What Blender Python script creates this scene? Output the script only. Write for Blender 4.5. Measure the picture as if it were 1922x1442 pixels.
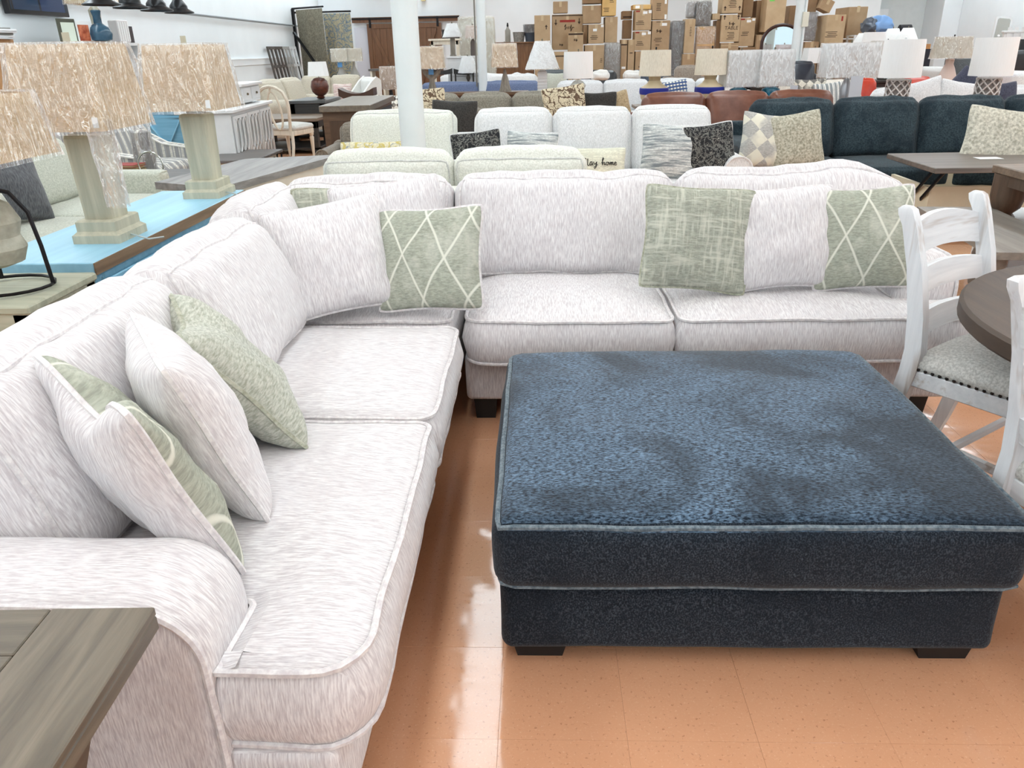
import bpy, bmesh, math, random
from mathutils import Vector, Matrix, Euler, noise
from mathutils.geometry import delaunay_2d_cdt
random.seed(7)
for o in list(bpy.data.objects): bpy.data.objects.remove(o)
scene = bpy.context.scene
COL = scene.collection
PI = math.pi
# ---------------------------------------------------------------- camera
FPX = 1444.0
def _cam(p=23.6, a=2.3, r=1.25, H=1.5):
    p, a, r = map(math.radians, (p, a, r))
    F = Vector((-math.sin(a)*math.cos(p), math.cos(a)*math.cos(p), -math.sin(p)))
    R = Vector((math.cos(a), math.sin(a), 0)); U = R.cross(F)
    return F, R*math.cos(r)-U*math.sin(r), U*math.cos(r)+R*math.sin(r), Vector((0, 0, H))
CF, CR, CU, CO = _cam()
cd = bpy.data.cameras.new('camera'); co = bpy.data.objects.new('camera', cd); COL.objects.link(co)
cd.sensor_width = 36; cd.lens = FPX*36/1922; cd.clip_start = .05; cd.clip_end = 200
mw = Matrix.Identity(4)
for i in range(3): mw[i][0], mw[i][1], mw[i][2], mw[i][3] = CR[i], CU[i], -CF[i], CO[i]
co.matrix_world = mw
scene.camera = co
def _ray(x, y): return CF + CR*((x-961)/FPX) + CU*((721-y)/FPX)
def G(x, y, z):            # survey point: where a sight line meets the height z
    d = _ray(x, y); return CO + d*((z-CO.z)/d.z)
def D(x, y, Y):            # survey point: where a sight line meets the depth Y
    d = _ray(x, y); return CO + d*(Y/d.y)
# ---------------------------------------------------------------- world / exposure
w = bpy.data.worlds.new('world'); scene.world = w; w.use_nodes = True
w.node_tree.nodes['Background'].inputs[0].default_value = (.75, .85, 1, 1)
w.node_tree.nodes['Background'].inputs[1].default_value = 1.6
vs = scene.view_settings
vs.view_transform = 'Standard'; vs.look = 'None'; vs.gamma = 1; vs.exposure = 0.0; vs.use_curve_mapping = False
LIGHT = 9.4               # radiance of the fluorescent strip diffusers
# ---------------------------------------------------------------- materials
def lin(c):
    return tuple(((v/255)/12.92 if v/255 <= .04045 else ((v/255+.055)/1.055)**2.4) for v in c[:3]) + (1,)
MATS = {}
def base_mat(name):
    m = bpy.data.materials.new(name); m.use_nodes = True
    nt = m.node_tree; b = nt.nodes['Principled BSDF']; MATS[name] = m
    return m, nt, b
def N(nt, t, **kw):
    n = nt.nodes.new(t)
    for k, v in kw.items(): setattr(n, k, v)
    return n
def coords(nt, scale=(1, 1, 1), rot=(0, 0, 0), kind='Object'):
    tc = N(nt, 'ShaderNodeTexCoord'); mp = N(nt, 'ShaderNodeMapping')
    mp.inputs['Scale'].default_value = scale; mp.inputs['Rotation'].default_value = rot
    nt.links.new(tc.outputs[kind], mp.inputs['Vector']); return mp.outputs[0]
def ramp(nt, src, stops):
    r = N(nt, 'ShaderNodeValToRGB'); e = r.color_ramp.elements
    e[0].position, e[0].color = stops[0][0], lin(stops[0][1])
    e[1].position, e[1].color = stops[-1][0], lin(stops[-1][1])
    for p, c in stops[1:-1]:
        q = e.new(p); q.color = lin(c)
    nt.links.new(src, r.inputs[0]); return r.outputs[0]
def noise_out(nt, vec, scale=1, detail=3, rough=.55, dist=0):
    n = N(nt, 'ShaderNodeTexNoise'); n.inputs['Scale'].default_value = scale
    n.inputs['Detail'].default_value = detail; n.inputs['Roughness'].default_value = rough
    n.inputs['Distortion'].default_value = dist
    nt.links.new(vec, n.inputs['Vector']); return n.outputs['Fac']
def bump(nt, b, src, strength, dist=.01):
    n = N(nt, 'ShaderNodeBump'); n.inputs['Strength'].default_value = strength
    n.inputs['Distance'].default_value = dist
    nt.links.new(src, n.inputs['Height']); nt.links.new(n.outputs[0], b.inputs['Normal'])
def mixc(nt, a, b, fac, mode='MIX'):
    m = N(nt, 'ShaderNodeMix', data_type='RGBA', blend_type=mode)
    for s, v in ((m.inputs[0], fac), (m.inputs[6], a), (m.inputs[7], b)):
        if hasattr(v, 'is_linked') or hasattr(v, 'links'): nt.links.new(v, s)
        elif isinstance(v, (int, float)): s.default_value = v
        else: s.default_value = lin(v)
    return m.outputs[2]
def plain(name, c, rough=.5, metal=0, var=0, scale=6, coat=0, emit=0, trans=0, ior=1.45):
    if name in MATS: return MATS[name]
    m, nt, b = base_mat(name)
    b.inputs['Base Color'].default_value = lin(c); b.inputs['Roughness'].default_value = rough
    b.inputs['Metallic'].default_value = metal; b.inputs['Coat Weight'].default_value = coat
    b.inputs['Transmission Weight'].default_value = trans; b.inputs['IOR'].default_value = ior
    if var:
        f = noise_out(nt, coords(nt), scale, 4)
        d = tuple(max(0, v-var) for v in c); l = tuple(min(255, v+var*.6) for v in c)
        nt.links.new(ramp(nt, f, [(.35, d), (.65, l)]), b.inputs['Base Color'])
    if emit:
        b.inputs['Emission Color'].default_value = lin(c); b.inputs['Emission Strength'].default_value = emit
    return m
def fabric(name, c1, c2, scale=(160, 22, 22), rough=.95, bmp=.25, blotch=.0, c3=None, bscale=5, sheen=.2, lo=.36, hi=.64, side=None):
    """woven cloth: fine streaks of c1 in c2, optional big soft patches of c3 (pile direction)"""
    if name in MATS: return MATS[name]
    m, nt, b = base_mat(name)
    f = noise_out(nt, coords(nt, scale), 1, 3, .6)
    if side:      # cloth on the end faces is cut with the streaks upright too
        f2 = noise_out(nt, coords(nt, side), 1, 3, .6); tn = N(nt, 'ShaderNodeTexCoord'); sx = N(nt, 'ShaderNodeSeparateXYZ')
        nt.links.new(tn.outputs['Normal'], sx.inputs[0]); ab = N(nt, 'ShaderNodeMath', operation='ABSOLUTE'); nt.links.new(sx.outputs[0], ab.inputs[0])
        gt = N(nt, 'ShaderNodeMath', operation='GREATER_THAN'); gt.inputs[1].default_value = .72; nt.links.new(ab.outputs[0], gt.inputs[0])
        mf = N(nt, 'ShaderNodeMix', data_type='FLOAT'); nt.links.new(gt.outputs[0], mf.inputs[0]); nt.links.new(f, mf.inputs[2]); nt.links.new(f2, mf.inputs[3]); f = mf.outputs[0]
    col = ramp(nt, f, [(lo, c1), (hi, c2)])
    if blotch:
        g = noise_out(nt, coords(nt), bscale, 4, .55, .9)
        gr = ramp(nt, g, [(.44, (0, 0, 0)), (.62, (255, 255, 255))])
        mm = N(nt, 'ShaderNodeMath', operation='MULTIPLY'); mm.inputs[1].default_value = blotch
        nt.links.new(gr, mm.inputs[0])
        col = mixc(nt, col, c3 or c1, mm.outputs[0])
    nt.links.new(col, b.inputs['Base Color']); b.inputs['Roughness'].default_value = rough
    b.inputs['Sheen Weight'].default_value = sheen; b.inputs['Specular IOR Level'].default_value = .2
    if bmp: bump(nt, b, f, bmp, .004)
    return m
def wood(name, c1, c2, axis='x', rough=.45, s=1.0, c3=None, bmp=.08, wear=0):
    if name in MATS: return MATS[name]
    m, nt, b = base_mat(name)
    sc = {'x': (2.2, 30, 30), 'y': (30, 2.2, 30), 'z': (30, 30, 2.2)}[axis]
    f = noise_out(nt, coords(nt, tuple(v*s for v in sc)), 1, 5, .6, .4)
    col = ramp(nt, f, [(.3, c1), (.5, tuple((p+q)/2 for p, q in zip(c1, c2))), (.7, c2)])
    if c3:
        g = noise_out(nt, coords(nt, tuple(v*s*.35 for v in sc)), 1, 4, .65)
        g2 = ramp(nt, g, [(.56-wear, (0, 0, 0)), (.66-wear, (255, 255, 255))])
        col = mixc(nt, col, c3, g2)
    nt.links.new(col, b.inputs['Base Color']); b.inputs['Roughness'].default_value = rough
    if bmp: bump(nt, b, f, bmp, .003)
    return m
def glassy(name, tint=(255, 255, 255), amount=.16, rough=.12):
    """thin clear plastic film / glass pane"""
    if name in MATS: return MATS[name]
    m = bpy.data.materials.new(name); m.use_nodes = True; MATS[name] = m
    nt = m.node_tree; nt.nodes.clear()
    o = N(nt, 'ShaderNodeOutputMaterial'); t = N(nt, 'ShaderNodeBsdfTransparent'); g = N(nt, 'ShaderNodeBsdfGlossy')
    t.inputs[0].default_value = lin(tint); g.inputs['Roughness'].default_value = rough
    g.inputs['Color'].default_value = (1, 1, 1, 1)
    mx = N(nt, 'ShaderNodeMixShader'); lw = N(nt, 'ShaderNodeLayerWeight'); lw.inputs[0].default_value = .35
    ad = N(nt, 'ShaderNodeMath', operation='ADD'); ad.inputs[1].default_value = amount; ad.use_clamp = True
    ml = N(nt, 'ShaderNodeMath', operation='MULTIPLY'); ml.inputs[1].default_value = .45
    nt.links.new(lw.outputs['Fresnel'], ml.inputs[0]); nt.links.new(ml.outputs[0], ad.inputs[0])
    nt.links.new(ad.outputs[0], mx.inputs[0]); nt.links.new(t.outputs[0], mx.inputs[1]); nt.links.new(g.outputs[0], mx.inputs[2])
    f = noise_out(nt, coords(nt, (30, 30, 4.5)), 1, 3, .5, 1.2)
    bp = N(nt, 'ShaderNodeBump'); bp.inputs['Strength'].default_value = 1.0; bp.inputs['Distance'].default_value = .09
    nt.links.new(f, bp.inputs['Height']); nt.links.new(bp.outputs[0], g.inputs['Normal'])
    nt.links.new(mx.outputs[0], o.inputs[0]); return m
def pattern(name, ground, line, kind, k=9.0, rough=.9, c3=None):
    """printed / woven motifs laid out in the cloth's own plane (x across, z up)"""
    if name in MATS: return MATS[name]
    m, nt, b = base_mat(name); b.inputs['Roughness'].default_value = rough; b.inputs['Specular IOR Level'].default_value = .2
    def wave(rot, scale, dist, lo, hi, typ='BANDS'):
        wv = N(nt, 'ShaderNodeTexWave', wave_type=typ); wv.inputs['Scale'].default_value = scale
        wv.inputs['Distortion'].default_value = dist; wv.inputs['Detail'].default_value = 2; wv.inputs['Detail Scale'].default_value = .5
        nt.links.new(coords(nt, rot=rot), wv.inputs['Vector'])
        return ramp(nt, wv.outputs['Fac'], [(lo, (0, 0, 0)), (hi, (255, 255, 255))])
    n1 = noise_out(nt, coords(nt, (60, 20, 160)), 1, 3, .6)
    gcol = ramp(nt, n1, [(.35, tuple(v*.9 for v in ground)), (.65, tuple(min(255, v*1.08) for v in ground))])
    if kind == 'lattice':
        a = wave((0, math.radians(28), 0), k*.15, 3.2, .985, .999); c = wave((0, math.radians(-28), 0), k*.15, 3.2, .985, .999)
        col = mixc(nt, gcol, line, a); col = mixc(nt, col, line, c)
        g = noise_out(nt, coords(nt, (7, 7, 5)), 1, 4, .7); g2 = ramp(nt, g, [(.5, (0, 0, 0)), (.72, (190, 190, 190))])
        col = mixc(nt, col, line, g2)
    elif kind == 'weave':
        v = noise_out(nt, coords(nt, (75, 10, 8)), 1, 2, .6); h = noise_out(nt, coords(nt, (8, 10, 75)), 1, 2, .6)
        col = mixc(nt, gcol, line, ramp(nt, v, [(.5, (0, 0, 0)), (.68, (210, 210, 210))]))
        col = mixc(nt, col, line, ramp(nt, h, [(.5, (0, 0, 0)), (.68, (210, 210, 210))]))
    elif kind == 'streak':
        v = noise_out(nt, coords(nt, (6, 6, 70)), 1, 4, .6)
        col = mixc(nt, gcol, line, ramp(nt, v, [(.42, (0, 0, 0)), (.62, (255, 255, 255))]))
    elif kind == 'plaid':
        a = wave((0, 0, 0), k*.35, 0, .45, .55); c = wave((0, math.radians(90), 0), k*.35, 0, .45, .55)
        col = mixc(nt, gcol, line, a); col = mixc(nt, col, c3 or line, c)
    elif kind in ('stripe', 'stripe_y'):
        rz_ = PI/2 if kind == 'stripe_y' else 0
        a = wave((0, 0, rz_), k*.35, .6, .45, .7); c = wave((0, 0, rz_), k*.83, .6, .8, .9)
        col = mixc(nt, gcol, line, a); col = mixc(nt, col, c3 or line, c)
    elif kind == 'check':
        ck = N(nt, 'ShaderNodeTexChecker'); ck.inputs['Scale'].default_value = k
        nt.links.new(coords(nt, (1, 0, 1), (0, math.radians(45), 0)), ck.inputs['Vector'])
        n2 = noise_out(nt, coords(nt, (9, 9, 9)), 1, 1)
        mul = N(nt, 'ShaderNodeMath', operation='MULTIPLY'); nt.links.new(ck.outputs['Fac'], mul.inputs[0])
        nt.links.new(ramp(nt, n2, [(.3, (120, 120, 120)), (.5, (255, 255, 255))]), mul.inputs[1])
        col = mixc(nt, gcol, line, mul.outputs[0])
    else:  # 'floral' / 'damask'
        vo = N(nt, 'ShaderNodeTexVoronoi', feature='DISTANCE_TO_EDGE'); vo.inputs['Scale'].default_value = k
        dn = N(nt, 'ShaderNodeTexNoise'); dn.inputs['Scale'].default_value = k*1.3; dn.inputs['Detail'].default_value = 2
        cc = coords(nt); nt.links.new(cc, dn.inputs['Vector'])
        ad = N(nt, 'ShaderNodeMix', data_type='RGBA', blend_type='ADD'); ad.inputs[0].default_value = .12
        nt.links.new(cc, ad.inputs[6]); nt.links.new(dn.outputs['Color'], ad.inputs[7]); nt.links.new(ad.outputs[2], vo.inputs['Vector'])
        v2 = N(nt, 'ShaderNodeTexVoronoi', feature='F1'); v2.inputs['Scale'].default_value = k*.55
        nt.links.new(ad.outputs[2], v2.inputs['Vector'])
        s2 = N(nt, 'ShaderNodeMath', operation='SINE'); mu = N(nt, 'ShaderNodeMath', operation='MULTIPLY'); mu.inputs[1].default_value = 20
        nt.links.new(v2.outputs['Distance'], mu.inputs[0]); nt.links.new(mu.outputs[0], s2.inputs[0])
        a = ramp(nt, vo.outputs['Distance'], [(.012, (255, 255, 255)), (.03, (0, 0, 0))])
        c = ramp(nt, s2.outputs[0], [(.55, (0, 0, 0)), (.75, (255, 255, 255))])
        col = mixc(nt, gcol, line, a); col = mixc(nt, col, c3 or line, c)
    nt.links.new(col, b.inputs['Base Color']); bump(nt, b, n1, .15, .003)
    return m
# ---------------------------------------------------------------- mesh builder
class MB:
    def __init__(s, T=None): s.v = []; s.f = []; s.mi = []; s.T = T
    def add(s, vs, fs, mi=0):
        o = len(s.v); s.v += [(s.T @ Vector(p)) if s.T else Vector(p) for p in vs]
        s.f += [tuple(i+o for i in f) for f in fs]; s.mi += [mi]*len(fs); return s
    def box(s, x0, x1, y0, y1, z0, z1, b=0., mi=0):
        if b <= 0:
            vs = [(x, y, z) for z in (z0, z1) for y in (y0, y1) for x in (x0, x1)]
            return s.add(vs, [(0, 2, 3, 1), (4, 5, 7, 6), (0, 1, 5, 4), (2, 6, 7, 3), (0, 4, 6, 2), (1, 3, 7, 5)], mi)
        b = min(b, (x1-x0)/2.01, (y1-y0)/2.01, (z1-z0)/2.01)
        rings = []
        for z, i in ((z0, b), (z0+b, 0), (z1-b, 0), (z1, b)):
            a0, a1, c0, c1 = x0+i, x1-i, y0+i, y1-i
            e = b if i == 0 else b*.6
            rings.append([(a0+e, c0, z), (a1-e, c0, z), (a1, c0+e, z), (a1, c1-e, z), (a1-e, c1, z), (a0+e, c1, z), (a0, c1-e, z), (a0, c0+e, z)])
        return s.loft(rings, mi=mi)
    def loft(s, rings, cap=True, closed=True, mi=0, capends=(True, True)):
        n = len(rings[0]); vs = [p for r in rings for p in r]; fs = []
        for k in range(len(rings)-1):
            for i in range(n if closed else n-1):
                j = (i+1) % n; fs.append((k*n+i, k*n+j, (k+1)*n+j, (k+1)*n+i))
        if cap and closed:
            if capends[0]: fs.append(tuple(range(n-1, -1, -1)))
            if capends[1]: fs.append(tuple((len(rings)-1)*n+i for i in range(n)))
        return s.add(vs, fs, mi)
    def lathe(s, prof, n=20, c=(0, 0, 0), sq=None, cap=True, mi=0, closeprof=False):
        """profile [(radius, z)...]; sq=(ax, ay, corner) gives a rounded-rectangle section scaled by radius"""
        rings = []
        for r, z in prof:
            rings.append([(c[0]+r*x, c[1]+r*y, c[2]+z) for x, y in (unit_circle(n) if sq is None else unit_rrect(*sq))])
        if closeprof: rings.append(rings[0]); cap = False
        return s.loft(rings, cap=cap, mi=mi)
    def tube(s, pts, r, n=6, closed=False, mi=0, cap=True):
        pts = [Vector(p) for p in pts]; m = len(pts); rings = []; up = None
        for i, p in enumerate(pts):
            a = pts[(i-1) % m] if (closed or i > 0) else p; b = pts[(i+1) % m] if (closed or i < m-1) else p
            t = (b-a)
            if t.length < 1e-9: t = Vector((0, 0, 1))
            t.normalize()
            if up is None: up = Vector((0, 0, 1)) if abs(t.z) < .9 else Vector((1, 0, 0))
            u = (up - t*up.dot(t))
            if u.length < 1e-6: u = t.orthogonal()
            u.normalize(); up = u; w_ = t.cross(u); rr = r[i] if isinstance(r, (list, tuple)) else r
            rings.append([tuple(p+u*math.cos(2*PI*k/n)*rr+w_*math.sin(2*PI*k/n)*rr) for k in range(n)])
        if closed: rings.append(rings[0]); cap = False
        return s.loft(rings, cap=cap, mi=mi)
    def bar(s, p, q, wx, wz, b=.003, mi=0):
        """straight rectangular bar from p to q"""
        p, q = Vector(p), Vector(q); t = (q-p); L = t.length; t.normalize()
        up = Vector((0, 0, 1)) if abs(t.z) < .95 else Vector((0, 1, 0))
        x = t.cross(up).normalized(); u = x.cross(t)
        M = Matrix.Identity(4)
        for i in range(3): M[i][0], M[i][1], M[i][2], M[i][3] = x[i], t[i], u[i], p[i]
        old = s.T; s.T = (old @ M) if old else M
        s.box(-wx/2, wx/2, 0, L, -wz/2, wz/2, b, mi); s.T = old; return s
    def prism(s, poly, a0, a1, axis='y', mi=0):
        def P(u, v, a): return (u, a, v) if axis == 'y' else ((a, u, v) if axis == 'x' else (u, v, a))
        n = len(poly); vs = [P(u, v, a0) for u, v in poly]+[P(u, v, a1) for u, v in poly]
        fs = [tuple(range(n-1, -1, -1)), tuple(range(n, 2*n))]+[(i, (i+1) % n, n+(i+1) % n, n+i) for i in range(n)]
        return s.add(vs, fs, mi)
    def sphere(s, c, rx, ry=None, rz=None, n=12, m=8, mi=0):
        ry = ry or rx; rz = rz or rx; rings = []
        for k in range(1, m):
            a = PI*k/m; rings.append([(c[0]+rx*math.sin(a)*math.cos(2*PI*i/n), c[1]+ry*math.sin(a)*math.sin(2*PI*i/n), c[2]-rz*math.cos(a)) for i in range(n)])
        return s.loft(rings, mi=mi)
    def build(s, name, mat, parent=None, loc=(0, 0, 0), rot=(0, 0, 0), smooth=35):
        me = bpy.data.meshes.new(name); me.from_pydata([tuple(v) for v in s.v], [], s.f)
        for m in (mat if isinstance(mat, (list, tuple)) else [mat]): me.materials.append(m)
        if any(s.mi): me.polygons.foreach_set('material_index', s.mi)
        bm = bmesh.new(); bm.from_mesh(me); bmesh.ops.recalc_face_normals(bm, faces=bm.faces); bm.to_mesh(me); bm.free()
        if smooth: me.shade_smooth(); me.set_sharp_from_angle(angle=math.radians(smooth))
        o = bpy.data.objects.new(name, me); COL.objects.link(o); o.parent = parent
        o.location = loc; o.rotation_euler = rot; return o
def unit_circle(n): return [(math.cos(2*PI*i/n), math.sin(2*PI*i/n)) for i in range(n)]
def unit_rrect(ax, ay, cr, k=3):
    out = []
    for cx, cy, a0 in ((ax-cr, ay-cr, 0), (-ax+cr, ay-cr, 90), (-ax+cr, -ay+cr, 180), (ax-cr, -ay+cr, 270)):
        for i in range(k+1):
            a = math.radians(a0+90*i/k); out.append((cx+cr*math.cos(a), cy+cr*math.sin(a)))
    return out
def thing(name, label, cat, loc=(0, 0, 0), rz=0., group=None):
    o = bpy.data.objects.new(name, None); COL.objects.link(o); o.empty_display_size = .1
    o.location = loc; o.rotation_euler = (0, 0, math.radians(rz)); return tag(o, label, cat, group)
def tag(o, label, cat, group=None):
    o['label'] = label; o['category'] = cat
    if group: o['group'] = group
    return o
def struct(o): o['kind'] = 'structure'; return o
def dup(root, loc=None, rot=None, label=None):
    r = root.copy(); COL.objects.link(r)
    if loc is not None: r.location = loc
    if rot is not None: r.rotation_euler = rot
    if label: r['label'] = label
    for ch in list(root.children):
        c = ch.copy(); COL.objects.link(c); c.parent = r
        for g in ch.children:
            d = g.copy(); COL.objects.link(d); d.parent = c
    return r
# ---------------------------------------------------------------- soft shapes
def axis_steps(h, r, n):
    e = [h, h-r*.3, h-r*.7, h-r] if h > r*1.05 else [h, h*.7]
    lim = e[-1]; mid = [-lim+2*lim*i/n for i in range(1, n)]
    return [-v for v in e]+mid+[v for v in reversed(e)]
class Cush:
    """box cushion: rounded edges, crowned faces, soft wrinkles. centred on x,y; z from 0 to h"""
    def __init__(s, w, d, h, r, top=.03, front=.02, side=.01, back=.0, bot=0., wr=.004, fr=7., seed=0, wrs=(1, 1, 1), shape=None):
        s.h = (w/2, d/2, h/2); s.r = r; s.b = (top, front, side, back, bot); s.wr = wr; s.fr = fr; s.seed = seed; s.wrs = wrs; s.shape = shape
    def map(s, p):
        hx, hy, hz = s.h; r = min(s.r, hx*.98, hy*.98, hz*.98)
        q = Vector(p); i = Vector((max(-hx+r, min(hx-r, q.x)), max(-hy+r, min(hy-r, q.y)), max(-hz+r, min(hz-r, q.z))))
        d = q-i
        if d.length > 1e-9: d.normalize(); q = i+d*r
        u, v, t = p[0]/hx, p[1]/hy, p[2]/hz
        cu, cv, ct = 1-u*u, 1-v*v, 1-t*t
        top, fr, sd, bk, bot = s.b
        q.z += top*max(t, 0)*(cu*cv)**.6 - bot*max(-t, 0)*(cu*cv)**.6
        q.y += -fr*max(-v, 0)*(cu*ct)**.6 + bk*max(v, 0)*(cu*ct)**.6
        q.x += sd*u*(cv*ct)**.6
        if s.wr:
            o = Vector((s.seed*3.17, s.seed*1.73, s.seed*.91))
            f = Vector((q.x*s.wrs[0], q.y*s.wrs[1], q.z*s.wrs[2]))*s.fr+o
            nn = noise.noise_vector(f)+noise.noise_vector(f*2.3)*.45
            q += nn*s.wr
        if s.shape: q = s.shape(q, u, v, t)
        q.z += hz; return q
    def mesh(s, n=(10, 8, 5)):
        m = MB(); ax = [axis_steps(s.h[k], min(s.r, s.h[k]*.98), n[k]) for k in range(3)]
        idx = {}
        def vid(a, b, c):
            if (a, b, c) not in idx:
                idx[(a, b, c)] = len(m.v); m.v.append(s.map((ax[0][a], ax[1][b], ax[2][c])))
            return idx[(a, b, c)]
        L = [len(a)-1 for a in ax]
        for b in range(L[1]):
            for a in range(L[0]):
                for c in (0, L[2]):
                    m.f.append((vid(a, b, c), vid(a+1, b, c), vid(a+1, b+1, c), vid(a, b+1, c)))
        for c in range(L[2]):
            for a in range(L[0]):
                for b in (0, L[1]):
                    m.f.append((vid(a, b, c), vid(a+1, b, c), vid(a+1, b, c+1), vid(a, b, c+1)))
            for b in range(L[1]):
                for a in (0, L[0]):
                    m.f.append((vid(a, b, c), vid(a, b+1, c), vid(a, b+1, c+1), vid(a, b, c+1)))
        m.mi = [0]*len(m.f); return m
    def piping(s, face='top', r=.007, n=14, at=1.0):
        hx, hy, hz = s.h; pts = []
        def seg(a, b):
            for i in range(n): pts.append(s.map(tuple(a[k]+(b[k]-a[k])*i/n for k in range(3))))
        if face in ('top', 'bottom'):
            z = hz if face == 'top' else -hz
            P = [(-hx, -hy, z), (hx, -hy, z), (hx, hy, z), (-hx, hy, z)]
        elif face in ('front', 'back'):
            y = -hy if face == 'front' else hy
            P = [(-hx, y, -hz), (hx, y, -hz), (hx, y, hz), (-hx, y, hz)]
        else:
            x = -hx if face == 'left' else hx
            P = [(x, -hy, -hz), (x, hy, -hz), (x, hy, hz), (x, -hy, hz)]
        for i in range(4): seg(P[i], P[(i+1) % 4])
        c = Vector((0, 0, hz)); out = []
        for p in pts:
            dd = (p-c); out.append(p+dd.normalized()*r*.35)
        return MB().tube(out, r, 6, True)
def slab(outline, z0, z1, r, crown=.02, wr=.004, fr=7., seed=0, step=.05, bulge=.012):
    """cushion with a free outline (T-cushions): returns mesh and the piping loop near its top edge"""
    B = []
    n = len(outline)
    for i in range(n):
        a, b = Vector(outline[i]), Vector(outline[(i+1) % n]); k = max(1, int((b-a).length/step))
        B += [a+(b-a)*j/k for j in range(k)]
    m = len(B); nor = []
    for i in range(m):
        t = (B[(i+1) % m]-B[i-1]); nor.append(Vector((t.y, -t.x)).normalized())
    area = sum(B[i].x*B[(i+1) % m].y-B[(i+1) % m].x*B[i].y for i in range(m))
    if area < 0: nor = [-v for v in nor]
    def wob(p):
        f = Vector((p[0], p[1], p[2]))*fr+Vector((seed*2.1, seed*.7, seed*1.9))
        return Vector(p)+(noise.noise_vector(f)+noise.noise_vector(f*2.2)*.4)*wr
    h = z1-z0; rings = []
    for off, z in ((-r, z0), (-.3*r, z0+.3*r), (0, z0+r), (bulge, z0+h*.5), (0, z1-r), (-.3*r, z1-.3*r), (-r, z1)):
        rings.append([wob((B[i].x+nor[i].x*off, B[i].y+nor[i].y*off, z)) for i in range(m)])
    M = MB(); M.loft(rings, cap=False)
    M.f.append(tuple(range(m-1, -1, -1)))
    inner = [Vector((B[i].x+nor[i].x*-r, B[i].y+nor[i].y*-r)) for i in range(m)]
    xs = [p.x for p in inner]; ys = [p.y for p in inner]; pts = list(inner)
    def dist(p): return min((p-q).length for q in inner)
    def inside(p):
        c = False
        for i in range(m):
            a, b = inner[i], inner[(i+1) % m]
            if (a.y > p.y) != (b.y > p.y) and p.x < (b.x-a.x)*(p.y-a.y)/(b.y-a.y)+a.x: c = not c
        return c
    x = min(xs)+step/2
    while x < max(xs):
        y = min(ys)+step/2
        while y < max(ys):
            p = Vector((x, y))
            if inside(p) and dist(p) > step*.6: pts.append(p)
            y += step
        x += step
    res = delaunay_2d_cdt(pts, [(i, (i+1) % m) for i in range(m)], [list(range(m))], 1, 1e-5)
    base = len(M.v); top0 = 6*m
    for p in res[0]:
        d = dist(p); z = z1+crown*(1-math.exp(-(d/.13)**1.3)); M.v.append(wob((p.x, p.y, z)))
    for f in res[2]: M.f.append(tuple(base+i for i in f))
    M.mi = [0]*len(M.f)
    loop = lambda k, o: [rings[k][i]+Vector((nor[i].x, nor[i].y, 0))*o for i in range(m)]
    return M, loop(5, .004), loop(1, .004)
def rounded(poly, rads, k=5):
    """round the corners of a polygon"""
    out = []; n = len(poly)
    for i in range(n):
        p = Vector(poly[i]); a = Vector(poly[i-1])-p; b = Vector(poly[(i+1) % n])-p; r = rads[i] if isinstance(rads, (list, tuple)) else rads
        if r <= 0: out.append(tuple(p)); continue
        a.normalize(); b.normalize(); ang = a.angle(b); d = r/math.tan(ang/2)
        c = p+(a+b).normalized()*(r/math.sin(ang/2)); s = p+a*d-c; e = p+b*d-c
        a0 = math.atan2(s.y, s.x); a1 = math.atan2(e.y, e.x); da = (a1-a0+PI) % (2*PI)-PI
        out += [(c.x+r*math.cos(a0+da*j/k), c.y+r*math.sin(a0+da*j/k)) for j in range(k+1)]
    return out
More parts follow.
